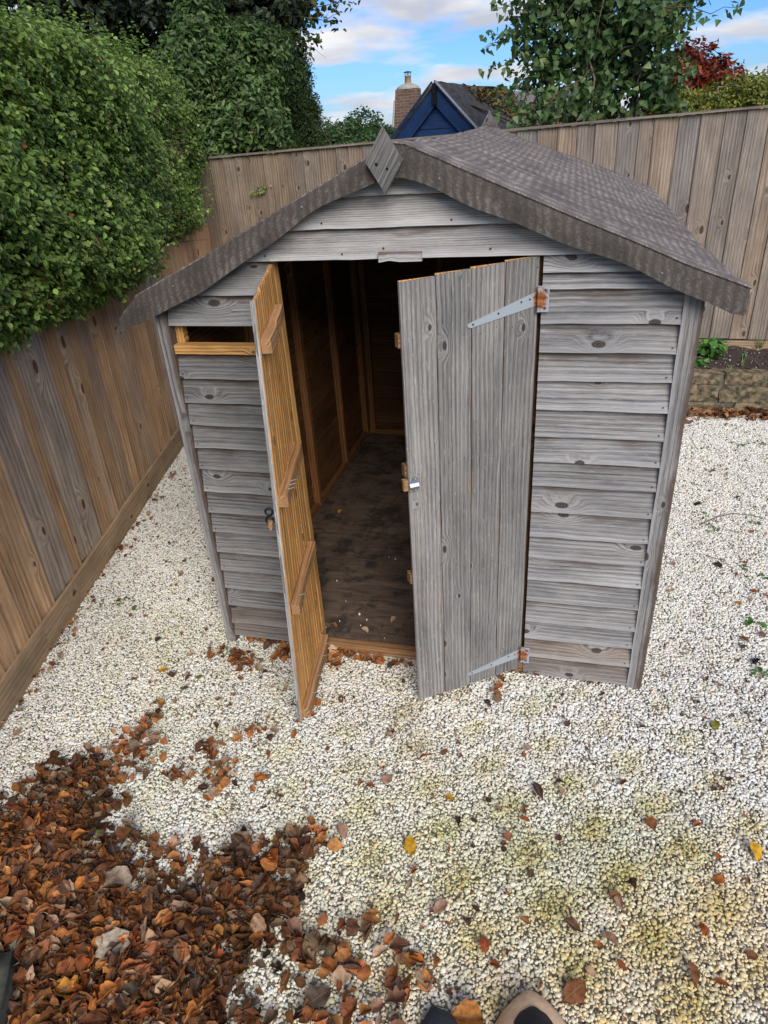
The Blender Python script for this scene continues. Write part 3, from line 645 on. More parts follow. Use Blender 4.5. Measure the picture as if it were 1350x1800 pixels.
# felt turned down over the front verge
def fascia(xs, side, tail=None):
    V = []; uv = []; n_ = len(xs)
    rows = 5
    for i, x in enumerate(xs):
        zt = ftop(x) + .001; zb = float(np.interp(x, BX, BZ)) + .003 * math.sin(x * 21)
        for j in range(rows):
            s_ = j / (rows - 1); z = zt + (zb - zt) * s_
            y = -.074 - .006 * math.sin(s_ * 2.2) - .004 * math.sin(x * 14 + s_ * 2) * s_ - .004 * s_ - (.002 if j else -.004)
            V.append((x, y, z)); uv.append((x * 1.3 * 0 + (zt - z) + 20, x * 1.09 + 40))
    if tail:
        for (a, b) in tail:
            for j in range(rows):
                s_ = j / (rows - 1); V.append((a[0] + (b[0] - a[0]) * s_, a[1] + (b[1] - a[1]) * s_, a[2] + (b[2] - a[2]) * s_)); uv.append((a[2] - V[-1][2] + 20, V[-1][0] * 1.09 + 40))
        n_ += len(tail)
    n0 = len(V); V += [(x, y + .006, z) for x, y, z in V]; uv += uv; Fc = []
    for i in range(n_ - 1):
        for j in range(rows - 1):
            a = i * rows + j; q = (a, a + 1, a + rows + 1, a + rows); Fc += [q, tuple(n0 + w for w in q[::-1])]
    for i in range(n_ - 1):
        a = i * rows; Fc += [(a + rows, a, n0 + a, n0 + a + rows), (a + rows - 1, a + 2 * rows - 1, n0 + a + 2 * rows - 1, n0 + a + rows - 1)]
    for e in (0, (n_ - 1) * rows):
        for j in range(rows - 1): Fc.append((e + j, e + j + 1, n0 + e + j + 1, n0 + e + j))
    o = mesh('verge_felt', V, Fc, M['felt'], SH, uv, smooth=True); o['val'] = .52
    bm = bmesh.new(); bm.from_mesh(o.data); bmesh.ops.recalc_face_normals(bm, faces=bm.faces); bm.to_mesh(o.data); bm.free(); sharpen(o, 50); return o
fascia(list(np.linspace(.905, -.04, 26)), -1, tail=[((-.075, -.075, 1.573), (-.08, -.082, 1.500)), ((-.12, -.072, 1.533), (-.13, -.08, 1.478)), ((-.166, -.06, 1.492), (-.172, -.066, 1.465))])
fascia(list(np.linspace(.905, 1.945, 30)), 1)
# drooping felt along the left eave
V = []; uv = []
for j in range(13):
    y = -.07 + j * (2.72 / 12)
    for s_ in (0, .5, 1):
        x = -.045 - .12 * s_ * (1 if j == 0 else .75); z = 1.600 - .11 * s_ ** 1.2 + .006 * math.sin(j * 1.9) * s_ + (.02 if j else 0) * (1 - s_)
        V.append((x, y, z)); uv.append((y + 5, s_ * .15 + 8))
nn = len(V); V += [(x + .002, y, z - .006) for x, y, z in V]; uv += uv
Fc = []
for j in range(12):
    for i in range(2):
        a = j * 3 + i; q = (a, a + 3, a + 4, a + 1); Fc += [q, tuple(nn + w for w in q[::-1])]
    Fc += [(j * 3 + 2, j * 3 + 5, nn + j * 3 + 5, nn + j * 3 + 2)]
Fc += [(0, 1, nn + 1, nn), (1, 2, nn + 2, nn + 1)]
o = mesh('eave_felt', V, Fc, M['felt'], SH, uv, smooth=True); o['val'] = .8
# timber showing under the felt on the front slopes
bar('verge_batten', (.86, -.045, 1.965), (.05, -.045, 1.605), .03, .02, (0, 0, 1), M['grey'], SH, val=1.1); bar('verge_batten', (.95, -.045, 1.965), (1.80, -.045, 1.612), .03, .02, (0, 0, 1), M['grey'], SH, val=.9)
# felt nails
V = []; Fq = []
def disc(c, n, r, V, Fc, k=10, dome=.0015):
    c = Vector(c); n = Vector(n).normalized(); a = n.orthogonal().normalized(); b = n.cross(a); base = len(V)
    for i in range(k): t = 2 * math.pi * i / k; V.append(tuple(c + (a * math.cos(t) + b * math.sin(t)) * r))
    for i in range(k): t = 2 * math.pi * i / k; V.append(tuple(c + (a * math.cos(t) + b * math.sin(t)) * r * .6 + n * dome))
    for i in range(k): Fc.append((base + i, base + (i + 1) % k, base + k + (i + 1) % k, base + k + i))
    Fc.append(tuple(base + k + i for i in range(k)))
Fc = []
for x, dz in ((1.055, .05), (1.70, .05), (.12, .04), (.62, .03), (1.35, .07)): disc((x, -.0865, float(ftop(x)) - dz), FR, .0035, V, Fc)
mesh('felt_nail', V, Fc, M['nailhead'], SH)
V = []; Fc = []
for i, z in enumerate(zr[1:-1]):
    for x in (1.765,): disc((x + rnd.uniform(-.004, .004), -.0285, z + .018), FR, .003, V, Fc, 6)
for i, z in enumerate(zl2[:-1]): disc((.05 + rnd.uniform(-.004, .004), -.0285, z + .018), FR, .003, V, Fc, 6)
for x, z in ((.66, 1.815), (1.08, 1.812), (.45, 1.72), (.72, 1.72), (1.20, 1.725), (.86, 1.735)): disc((x, -.0285, z), FR, .0035, V, Fc, 6)
o = mesh('board_nail', V, Fc, M['screw'], SH); o['kind'] = 'stuff'

# diamond finials
def diamond(c, w, h, lean, nrm):
    f = empty('finial', (0, 0, 0), SH) if False else None
    A = np.array((c[0] - w, c[1], c[2] + lean)); T = np.array((c[0], c[1] - .0, c[2] + h)); Bq = np.array((c[0] + w, c[1], c[2] - lean * .5)); D = np.array((c[0] + .0, c[1], c[2] - h))
    return plank('finial', D, Bq, T, A, .014, M['door'], SH, nu=4, nv=2, jit=.0004, front=nrm, val=.6)
diamond((.896, -.108, 1.985), .056, .088, .0, FR); diamond((.90, 2.69, 2.03), .055, .09, .0, FR)
V = []; Fc = []; disc((.874, -.109, 1.978), FR, .005, V, Fc); disc((.905, -.109, 1.965), FR, .004, V, Fc); mesh('finial_nail', V, Fc, M['dark'], SH)

# doors. s runs from the hinge to the free edge
def doorset(hx, sign, th_t, th_b, z0, z1, tops, bots, val, outer, tints):
    door = empty('door', (0, 0, 0), SH); DW = .465
    def P(s, z, off=0.0):
        th = th_b + (th_t - th_b) * (z - z0) / (z1 - z0)
        d = np.array((sign * math.cos(th), -math.sin(th))); nrm = np.array((sign * math.sin(th), math.cos(th)))    # nrm: towards the inside face
        q = np.array((hx, -.016)) + d * s + nrm * off; return np.array((q[0], q[1], z))
    nout = P(.2, 1.0, -1.0) - P(.2, 1.0, 0)
    n_ = 4
    for i in range(n_):
        s0 = DW * i / n_ + (.0018 if i else 0); s1 = DW * (i + 1) / n_ - .0018
        zt, zb = tops[i], bots[i]
        m_o = M['door']
        # outer skin (weathered) and inner skin (fresh) of the same plank, 13 mm in all
        pl = plank('plank', P(s0, zb), P(s0, zt), P(s1, zt + tints[i][1]), P(s1, zb), .007, m_o, door, nu=16, nv=1, jit=.0009, front=nout, val=val * tints[i][0], tint=rnd.uniform(0, .15))
        q = plank('plank_back', P(s0, zb + .0005, .0125), P(s0, zt - .0005, .0125), P(s1, zt - .0005, .0125), P(s1, zb + .0005, .0125), .0053, M['orange'], door, nu=8, nv=1, jit=.0004, front=tuple(-nout), val=rnd.uniform(1.2, 1.4))
        # tongue grooves on the inner face: thin raised strips between machined lines
        for g in range(3):
            a0 = s0 + (s1 - s0) * (g + rnd.uniform(.04, .16)) / 3; a1 = s0 + (s1 - s0) * (g + rnd.uniform(.82, .95)) / 3
            plank('inner_moulding', P(a0, zb + .002, .0150), P(a0, zt - .002, .0150), P(a1, zt - .002, .0150), P(a1, zb + .002, .0150), .0024, M['orange'], door, nu=4, jit=.0002, front=tuple(-nout), val=rnd.uniform(1.15, 1.42))
    plank('edge_strip', P(DW - .001, bots[-1] + .002, .013), P(DW - .001, tops[-1] - .002, .013), P(DW - .001, tops[-1] - .002, 0), P(DW - .001, bots[-1] + .002, 0), .001, M['door'], door, nu=10, jit=.0003, val=1.5, front=tuple(P(1.0, 1) - P(0, 1)))
    return door, P, nout
# right-hand door, seen from outside
dr, PR, nR = doorset(1.349, -1, .589, .589, .033, 1.69, [1.698, 1.692, 1.687, 1.680], [.034, .03, .028, .03], 1.0, True, [(.80, -.004), (.84, -.006), (.82, -.004), (1.0, -.004)])
for z in (1.50, 1.06, .62, .17):
    a, b = PR(.05, z, .030), PR(.471 if z > .2 else .45, z, .030); bar('ledge', a, b, .028, .042, (0, 0, 1), M['ledge'], dr, val=.7)
# left-hand door, inner face seen
dl, PL, nL = doorset(.452, 1, 1.30, 1.44, .033, 1.69, [1.692, 1.688, 1.684, 1.672], [.03, .03, .03, .03], 1.0, False, [(1, -.006), (1, -.008), (1, -.01), (1, -.018)])
for z, s0, s1 in ((1.545, .10, .455), (1.03, .06, .452), (.585, .05, .45), (.075, .02, .45)):
    # slightly sagging ledges, nailed through
    a, b = PL(s0, z + .012, .032), PL(s1, z - .008, .032); bar('ledge', a, b, .030, .044, (0, 0, 1), M['ledge'], dl, val=1.05 if z > .3 else .85)
V = []; Fq = []
pths = []
for z, ss in ((1.03, (.36, .39, .42)), (.085, (.08, .16, .28, .38)), (.60, (.42,))):
    for s_ in ss: a = PL(s_, z + .02, .045); b = PL(s_, z + .026, .066); pths.append(([a, b], [.0014, .001]))
tube_obj('nail_point', pths, M['metal'], dl, 5)
# eyelet and peg on the outer face of the left door's free edge
def ring(c, r, rr, nrm, V, Fq):
    c = Vector(c); n = Vector(nrm).normalized(); a = n.orthogonal().normalized(); b = n.cross(a); base = len(V)
    for i in range(14):
        t = 2 * math.pi * i / 14; d = a * math.cos(t) + b * math.sin(t)
        for j in range(6):
            q = 2 * math.pi * j / 6; V.append(tuple(c + d * (r + rr * math.cos(q)) + n * rr * math.sin(q)))
    for i in range(14):
        for j in range(6): Fq.append((base + i * 6 + j, base + ((i + 1) % 14) * 6 + j, base + ((i + 1) % 14) * 6 + (j + 1) % 6, base + i * 6 + (j + 1) % 6))
V = []; Fq = []; o0 = np.array(nL) / np.linalg.norm(nL)
e = PL(.452, .985); ring(e + o0 * .020 + np.array((0, 0, .0)), .012, .004, (0.25, -1, .2), V, Fq); ring(e + o0 * .022 + np.array((0, 0, -.032)), .012, .004, (0.25, -1, .2), V, Fq)
bulk('hasp_eye', V, Fq, 4, M['dark'], dl, smooth=True)
bar('peg', e + o0 * .016 + np.array((0, -.01, -.030)), e + o0 * .018 + np.array((0, -.01, -.062)), .012, .012, (0, -1, 0), M['ledge'], dl)
# hinges on the right-hand door
def hinge(zc, mat, ang, lpar):
    hg = dl if lpar else dr
    # tapered strap on the plank face, in door coordinates (s, z)
    V = []; Fc = []; uv = []
    pts = [(.004, -.022), (.004, .022), (.235, ang + .0085), (.246, ang + .004), (.246, ang - .004), (.235, ang - .0085)]
    for off in (-.0035, -.0006):
        for s_, z in pts: V.append(PR(s_, zc + z, off)); uv.append((s_, z))
    k = len(pts); Fc = [tuple(range(k)), tuple(range(2 * k - 1, k - 1, -1))] + [(i, (i + 1) % k, k + (i + 1) % k, k + i) for i in range(k)]
    h = mesh('hinge', V, Fc, mat, dr, uv)
    # frame plate fixed on the boards beside the opening
    y = -.0335; V = []; uv = []
    for yy in (y, y + .004):
        for x, z in ((1.355, -.040), (1.385, -.040), (1.385, .040), (1.355, .040)): V.append((x, yy, zc + z)); uv.append((x - 1.36, z))
    mesh('hinge_plate', V, [(0, 1, 2, 3), (7, 6, 5, 4), (0, 4, 5, 1), (1, 5, 6, 2), (2, 6, 7, 3), (3, 7, 4, 0)], mat, h, uv)
    V, Fq = tube([([(1.352, -.0315, zc - .04), (1.352, -.0315, zc + .04)], [.005, .005])], 8)
    kn = bulk('hinge_barrel', V, Fq, 4, mat, h, uv=[(.02 if 0 else v[0] - 1.352, v[2] - zc) for v in V], smooth=True)
    V = []; Fc = []
    for s_, f in ((.03, 0), (.06, .2), (.14, .55), (.228, .97)):
        disc(PR(s_, zc + ang * f + (.006 if f == .2 else 0), -.0037), nR, .0038, V, Fc, 8, .0006)
    for zz in (-.028, .028): disc((1.373, y - .0003, zc + zz), FR, .0038, V, Fc, 8, .0006)
    mesh('screw_head', V, Fc, M['screw'], h)
hinge(1.572, M['rust'], -.052, False); hinge(.118, M['rust'], -.030, False)
# rolled hasp loop at the free edge of the right door + backing block
bar('hasp_block', PR(.469, 1.030, .016), PR(.469, .990, .016), .016, .022, tuple(PR(1, 1) - PR(0, 1)), M['ledge'], dr)
V = []; Fc = []; nR_ = nR / np.linalg.norm(nR)
prof = [(-.027, .001), (-.016, .002), (-.011, .010), (0, .016), (.011, .010), (.016, .002), (.027, .001)]
for s_ in (.432, .465):
    for z, o_ in prof: V.append(PR(s_, 1.012 + z, -o_))
k = len(prof)
for s_ in (.432, .465):
    for z, o_ in prof: V.append(PR(s_, 1.012 + z, -o_ + .0015))
for i in range(k - 1): Fc += [(i, i + 1, k + i + 1, k + i), (2 * k + i + 1, 2 * k + i, 3 * k + i, 3 * k + i + 1), (i + 1, i, 2 * k + i, 2 * k + i + 1), (k + i, k + i + 1, 3 * k + i + 1, 3 * k + i)]
mesh('hasp', V, Fc, M['chrome'], dr)
V = []; Fc = []
for z in (-.022, .022):
    for s_ in (.440, .458): disc(PR(s_, 1.012 + z, -.0022), nR, .0028, V, Fc, 8, .001)
mesh('hasp_screw', V, Fc, M['metal'], dr)
# door-plank nails: small pits
V = []; Fc = []
for z in (1.50, 1.06, .62, .17):
    for i in range(8): disc(PR(.03 + i * .057, z + rnd.uniform(-.012, .012), -.0003), nR, .0022, V, Fc, 6, .0004)
o = mesh('door_nail', V, Fc, M['screw'], dr); o['kind'] = 'stuff'

# ------------------------------------------------------------------ fences
def unit2(a, b): d = np.array(b, float) - np.array(a, float); L = np.linalg.norm(d); return d / L, L
def fence(name, P0, P1, zbot, ztop, wmin, wmax, mat, label, nside, tints, vals, gboard, cap, zslope=0.0, away=False):
    d, L = unit2(P0, P1); n = np.array(nside, float)
    root = tag(empty(name, (float(P0[0]), float(P0[1]), 0)), label, 'fence')
    s = 0.0; i = 0; n3 = (n[0], n[1], 0)
    while s < L - .02:
        w = rnd.uniform(wmin, wmax); e = min(s + w, L)
        zt = ztop + zslope * s + rnd.uniform(-.004, .004); zb = zbot + rnd.uniform(-.006, .004)
        # feather edge: thick edge over the next board's thin edge
        a = np.array(P0) + d * s + n * (.016 + rnd.uniform(-.002, .003)); b = np.array(P0) + d * (e + .018) + n * .004
        if away: a = np.array(P0) + d * (s - .018) + n * .004; b = np.array(P0) + d * e + n * (.016 + rnd.uniform(-.002, .003))
        lean = rnd.uniform(-.004, .004)
        plank('plank', (a[0], a[1], zb), (a[0] + d[0] * lean, a[1] + d[1] * lean, zt), (b[0] + d[0] * lean, b[1] + d[1] * lean, zt), (b[0], b[1], zb), .004 if away else .014, mat, root, t1=.014 if away else .004, nu=8, nv=1, jit=.0012,
              front=n3, tint=tints(i, s), val=vals(i, s)); s = e; i += 1
    z = 0
    if gboard:
        (g0, g1, seg) = gboard; s = 0
        while s < L:
            e = min(s + seg, L); a = np.array(P0) + d * (s + .003) + n * .034; b = np.array(P0) + d * e + n * .034
            plank('gravel_board', (a[0], a[1], g0), (b[0], b[1], g0), (b[0], b[1], g1), (a[0], a[1], g1), .022, M['gboard'], root, nu=8, nv=1, front=n3, val=rnd.uniform(1.25, 1.5)); s = e
    if cap:
        a = np.array(P0) + n * .006; b = np.array(P1) + n * .006
        seg = 1.83; s = 0
        while s < L:
            e = min(s + seg, L); p = np.array(P0) + d * (s + .002) + n * .004; q = np.array(P0) + d * e + n * .004
            p, q = p + n * .012, q + n * .012; bar('capping_rail', (p[0], p[1], ztop + .012 + zslope * s), (q[0], q[1], ztop + .012 + zslope * e), .045, .016, (0, 0, 1), M['fence'], root, val=.75, tint=.4); s = e
    for zz in (zbot + .25, (zbot + ztop) / 2, ztop - .2):
        p = np.array(P0) - n * .035; q = np.array(P1) - n * .035
        bar('rail', (p[0], p[1], zz), (q[0], q[1], zz + zslope * L), .045, .06, (0, 0, 1), mat, root)
    return root
dl_, _ = unit2(LF0, LF1); nl = (dl_[1], -dl_[0])
fence('wooden_fence', LF0, LF1, .15, 1.385, .095, .165, M['lfence'], 'low brown boundary fence under the overhanging hedge, left of the shed', nl,
      lambda i, s: rnd.choice((.0, .0, .8, .1, .0, .7, .05, .35, .0)), lambda i, s: rnd.uniform(1.1, 1.5), (-.02, .15, 1.9), False, away=True)
db_, Lb = unit2(BF0, BF1); nb = (db_[1], -db_[0])
fence('wooden_fence', BF0, BF1, .415, 1.91, .10, .165, M['fence'], 'tall grey-brown boundary fence with a capping rail running behind the shed', nb,
      lambda i, s: rnd.choice((.2, .5, .6, .35, .1, .8)) if s > 1.5 else rnd.choice((.0, .3, .1)), lambda i, s: rnd.uniform(.74, .98) * (.85 if s < 1.5 else 1), (.26, .405, 1.83), True, zslope=.024)
# lower boards under the back fence where no bed covers it
fl_ = tag(empty('kick_board', (BF0[0], BF0[1], 0)), 'low horizontal boards closing the gap under the tall back fence', 'boards')
for z in (0.0, .13):
    a = BF0 + np.array(nb) * .01; b = BF0 + db_ * 4.2 + np.array(nb) * .01
    plank('plank', (a[0], a[1], z), (b[0], b[1], z), (b[0], b[1], z + .125), (a[0], a[1], z + .125), .02, M['gboard'], fl_, nu=6, front=(nb[0], nb[1], 0))

# ------------------------------------------------------------------ raised bed on the right
wall = tag(empty('retaining_wall', (2.4, 3.15, 0)), 'low mossy rubble stone wall holding up the soil bed on the right', 'wall')
core = mesh('mortar_core', [(2.22, 3.16, -.02), (5.2, 3.11, -.02), (5.2, 3.25, -.02), (2.22, 3.30, -.02), (2.22, 3.16, .27), (5.2, 3.11, .27), (5.2, 3.25, .27), (2.22, 3.30, .27)],
            [(3, 2, 1, 0), (4, 5, 6, 7), (0, 1, 5, 4), (1, 2, 6, 5), (2, 3, 7, 6), (3, 0, 4, 7)], M['mortar'], wall)
def stone_block(x0, x1, z0, z1, y, dep, par):
    bm = bmesh.new(); bmesh.ops.create_cube(bm, size=1); bmesh.ops.subdivide_edges(bm, edges=bm.edges[:], cuts=2, use_grid_fill=True)
    r = random.Random(int(x0 * 1000 + z0 * 77))
    for v in bm.verts:
        c = v.co.copy(); 
        for k in range(3): v.co[k] = math.copysign(abs(c[k]) ** 1.0, c[k])
        if c.length > .8: v.co *= .975
        v.co += Vector((r.gauss(0, .025), r.gauss(0, .05), r.gauss(0, .03)))
        v.co = Vector(((x0 + x1) / 2 + v.co.x * (x1 - x0), y + dep / 2 + v.co.y * dep, (z0 + z1) / 2 + v.co.z * (z1 - z0)))
    me = bpy.data.meshes.new('stone'); bm.to_mesh(me); bm.free()
    o = link('stone', me, M['stonew'], par); return o
for z0, z1, wd0, off in ((.0, .075, .34, 0), (.078, .21, .30, .1), (.215, .305, .36, .04)):
    x = 2.2 - off
    while x < 5.1:
        w = wd0 * rnd.uniform(.5, 1.6); yy = 3.148 - (x - 2.2) * .017 + rnd.uniform(-.012, .008)
        stone_block(x + .004, x + w - .004, z0 + .003, z1 - .003 + rnd.uniform(-.004, .008), yy, .13, wall); x += w
# soil
xs = np.linspace(2.2, 5.2, 90); ys = np.linspace(3.24, 3.80, 26); V = []; 
for y in ys:
    for x in xs: V.append((x, y, .30 + .06 * (y - 3.24) / .5 + .010 * math.sin(x * 23 + y * 31) + rs.normal(0, .006)))
k = len(xs); Fq = [(j * k + i, j * k + i + 1, (j + 1) * k + i + 1, (j + 1) * k + i) for j in range(len(ys) - 1) for i in range(k - 1)]
o = bulk('soil', V, Fq, 4, M['soil'], smooth=True); o['kind'] = 'structure'
n_ = 900; X = rs.uniform(2.2, 4.2, n_); Y = rs.uniform(3.25, 3.66, n_)
cols = np.array([(.5, .48, .42), (.09, .05, .03), (.05, .035, .025), (.28, .2, .13)])[rs.choice(4, n_, p=[.22, .4, .25, .13])]
sz = rs.uniform(.006, .016, n_)
o = instancer('soil_crumbs', np.stack([X, Y, .312 + .06 * (Y - 3.24) / .5], 1), rs.uniform(0, 6.28, (n_, 3)), np.stack([sz, sz * .8, sz * .7], 1), rs.randint(0, 6, n_), np.concatenate([cols, np.ones((n_, 1))], 1), pebble_sources(6, 'crumb'))
tag(o, 'pale grit and bark crumbs strewn over the dark soil bed', 'soil crumbs', kind='stuff')

# ------------------------------------------------------------------ green leaves in bulk
def orient(nrm, axis):
    """frames: z=nrm, x=axis made orthogonal; arrays (n,3)"""
    nrm = nrm / (np.linalg.norm(nrm, axis=1, keepdims=True) + 1e-9)
    ax = axis - nrm * np.sum(axis * nrm, 1, keepdims=True); ax /= (np.linalg.norm(ax, axis=1, keepdims=True) + 1e-9)
    return ax, np.cross(nrm, ax), nrm
SHAPES = {
    'privet': ([(0, 0), (.35, .23), (.72, .17), (1, 0), (.72, -.17), (.35, -.23)],),
    'poplar': ([(0, 0), (.16, .40), (.45, .28), (1, 0), (.45, -.28), (.16, -.40)],),
    'needle': ([(0, 0), (.3, .13), (.7, .11), (1, 0), (.7, -.11), (.3, -.13)],),
    'maple': ([(0, 0), (.25, .42), (.55, .15), (1, 0), (.55, -.15), (.25, -.42)],),
    'oval': ([(0, 0), (.3, .33), (.7, .27), (1, 0), (.7, -.27), (.3, -.33)],)}
def leaves(name, P, nrm, axis, size, col, shape, mat, parent, fold=.25, droop=.15):
    n_ = len(P); ax, ay, az = orient(nrm, axis); sh = np.array(SHAPES[shape][0])
    V = np.zeros((n_, 6, 3)); s = size[:, None]
    for k, (a, b) in enumerate(sh):
        V[:, k] = P + ax * (a * s) + ay * (b * s) + az * ((abs(b) * fold * 2 - droop * a * a) * s)
    Fi = (np.arange(n_)[:, None, None] * 6 + np.array([[0, 5, 4, 3], [0, 3, 2, 1]])[None]).reshape(-1, 4)
    uv = np.tile(np.stack([sh[:, 0], sh[:, 1] + .5], 1)[None], (n_, 1, 1)).reshape(-1, 2)
    c = np.repeat(np.concatenate([col, np.ones((n_, 1))], 1), 6, 0)
    return bulk(name, V.reshape(-1, 3), Fi, 4, mat, parent, uv=uv, col=c, smooth=True)
def palette(n_, cols, p=None, jit=.18):
    c = np.array(cols)[rs.choice(len(cols), n_, p=p)]; return np.clip(c * rs.lognormal(0, jit, (n_, 1)) * rs.normal(1, .05, (n_, 3)), .003, .9)
def sprigs(P, nrm, per, spread, size, jn=.5):
    """turn twig tips into fans of leaves"""
    n_ = len(P); out = []; d = nrm + rs.normal(0, .45, nrm.shape) + np.array((0, 0, .35)); d /= np.linalg.norm(d, axis=1, keepdims=True)
    q = []; na = []; ax = []
    for k in range(per):
        t = (k + 1) / per; side = (-1) ** k
        lat = np.cross(d, rs.normal(0, 1, d.shape)); lat /= np.linalg.norm(lat, axis=1, keepdims=True)
        q.append(P + d * spread * (t - .6) + lat * spread * .08); ax.append(d * (.45 + .6 * t) + lat * .9); na.append(nrm * .7 + d * .3 + rs.normal(0, jn, d.shape) + np.array((0, 0, .45)))
    return np.concatenate(q), np.concatenate(na), np.concatenate(ax)
def lumpy(P, f, amp):
    return amp * (np.sin(P[:, 0] * f + 1.7) * np.sin(P[:, 1] * f * .9 + .4) * np.sin(P[:, 2] * f * 1.1 + 2.2) + .5 * np.sin(P[:, 0] * f * 2.3 + P[:, 2] * f * 2) * np.sin(P[:, 1] * f * 2.6))

HG = [(.20, .31, .06), (.27, .39, .085), (.13, .215, .05), (.38, .47, .14), (.06, .105, .03)]
def hedge():
    root = tag(empty('privet_hedge', (-1.0, 1.5, 1.2)), 'thick clipped green hedge overhanging the low fence, filling the upper left', 'hedge')
    d, L = dl_, 6.3; n2 = np.array(nl)
    # front face points
    def face(n_, sink):
        s = rs.uniform(-.3, 6.12, n_); z = rs.uniform(1.32, 2.60, n_)
        base = LF0[None] + d[None] * s[:, None]
        off = .20 + .05 * np.sin(s * 2.3) + .04 * np.sin(z * 7 + s * 3)
        off = off + .06 * np.clip((2.0 - np.abs(z - 1.95) * 3), 0, 1) - .16 * np.clip((1.5 - z) / .2, 0, 1)
        # round the top and the far end
        top = np.clip((z - 2.46) / .2, 0, 1); off = off - .35 * top ** 2
        end = np.clip((s - 4.0) / 1.9, 0, 1); off = off - .24 * end
        xy = base + n2[None] * (off - sink)[:, None]
        P = np.stack([xy[:, 0], xy[:, 1], z], 1)
        P += lumpy(P, 8.5, .035)[:, None] * np.array([n2[0], n2[1], .3]) * 1.0
        nn_ = np.tile(np.array([n2[0], n2[1], .25]), (n_, 1)); nn_[:, 2] += top * 2 - .3 * (z < 1.5); return P, nn_, z, s
    def topf(n_):
        s = rs.uniform(-.3, 6.1, n_); w = rs.uniform(-1.0, .02, n_); xy = LF0[None] + d[None] * s[:, None] + n2[None] * w[:, None]
        z = 2.58 + .03 * np.sin(s * 3) + rs.exponential(.025, n_); P = np.stack([xy[:, 0], xy[:, 1], z], 1); P[:, 2] += lumpy(P, 6, .03) + (rs.uniform(0, 1, n_) < .04) * rs.uniform(0, .12, n_)
        return P, np.tile(np.array([.1, 0, 1.0]), (n_, 1)), z, s
    P1, N1, z1, s1 = face(14000, rs.uniform(-.03, .06, 14000)); P2, N2, z2, s2 = face(8000, rs.uniform(.06, .16, 8000)); P3, N3, z3, s3 = topf(3600)
    P4, N4, z4, s4 = face(420, rs.uniform(-.14, -.05, 420)); P5, N5, z5, s5 = topf(700); P5[:, 2] += rs.uniform(.03, .13, 700)
    hole = (np.sin(P1[:, 1] * 9.0 + P1[:, 2] * 5) * np.sin(P1[:, 2] * 11.0 + P1[:, 1] * 4 + 1) > .72) & (rs.uniform(0, 1, len(P1)) < .8); P1, N1 = P1[~hole], N1[~hole]
    P = np.concatenate([P1, P2, P3, P4, P5]); Nn = np.concatenate([N1, N2, N3, N4, N5])
    q, na, ax = sprigs(P, Nn, 7, .075, .03)
    n_ = len(q); zz_ = np.clip((q[:, 2] - 1.3) / 1.3, 0, 1)
    c = palette(n_, HG, [.36, .28, .18, .10, .08]); br_ = rs.uniform(0, 1, n_) < .006; c[br_] = (.30, .12, .05); tipw = rs.uniform(0, 1, n_) < (.05 + .22 * zz_ ** 3)
    c[tipw] = c[tipw] * .4 + np.array((.15, .22, .05)) * .6
    leaves('hedge_leaves', q, na, ax, rs.uniform(.017, .038, n_), c, 'oval', M['leaf'], root)
    bpy.data.objects['hedge_leaves']['kind'] = 'stuff'
    # dark woody inside, the hedge's inner shade put into its colour
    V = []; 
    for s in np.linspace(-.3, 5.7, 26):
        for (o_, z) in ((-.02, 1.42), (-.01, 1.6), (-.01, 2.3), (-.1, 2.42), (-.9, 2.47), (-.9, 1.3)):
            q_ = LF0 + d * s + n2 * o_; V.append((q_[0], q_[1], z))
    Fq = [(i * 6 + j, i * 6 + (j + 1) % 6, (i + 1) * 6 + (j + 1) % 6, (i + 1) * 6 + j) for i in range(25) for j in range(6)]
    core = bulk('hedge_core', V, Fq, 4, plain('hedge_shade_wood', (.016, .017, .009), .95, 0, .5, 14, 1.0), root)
    pth = []
    for _ in range(170):
        s = rnd.uniform(.2, 5.3); z0 = rnd.uniform(1.35, 2.3); a = LF0 + d * s + n2 * .02; b = LF0 + d * (s + rnd.uniform(-.12, .12)) + n2 * rnd.uniform(.22, .32)
        pth.append(([(a[0], a[1], z0), ((a[0] + b[0]) / 2, (a[1] + b[1]) / 2, z0 + rnd.uniform(0, .07)), (b[0], b[1], z0 + rnd.uniform(.0, .12))], [.005, .003, .0015]))
    tube_obj('hedge_twigs', pth, M['twig'], root, 5)['kind'] = 'stuff'
hedge()

def crown_pts(blobs, n_, shell=.55):
    """points inside ellipsoids, weighted to their outsides"""
    vol = np.array([b[1][0] * b[1][1] * b[1][2] for b in blobs]) ** .7; k = rs.choice(len(blobs), n_, p=vol / vol.sum())
    c = np.array([b[0] for b in blobs])[k]; r = np.array([b[1] for b in blobs])[k]
    u = rs.normal(0, 1, (n_, 3)); u /= np.linalg.norm(u, axis=1, keepdims=True); t = shell + (1 - shell) * rs.uniform(0, 1, n_) ** .7
    P = c + u * r * t[:, None]; P = P + u * lumpy(P, 5.0, .12)[:, None] * r.mean(1, keepdims=True) * 2
    return P, u
def branch(a, b, r0, r1, wig, n_=6):
    a, b = np.array(a, float), np.array(b, float); L = np.linalg.norm(b - a)
    pts = [a + (b - a) * t + rs.normal(0, wig * L, 3) * math.sin(math.pi * t) for t in np.linspace(0, 1, n_)]
    return (pts, list(np.linspace(r0, r1, n_)))
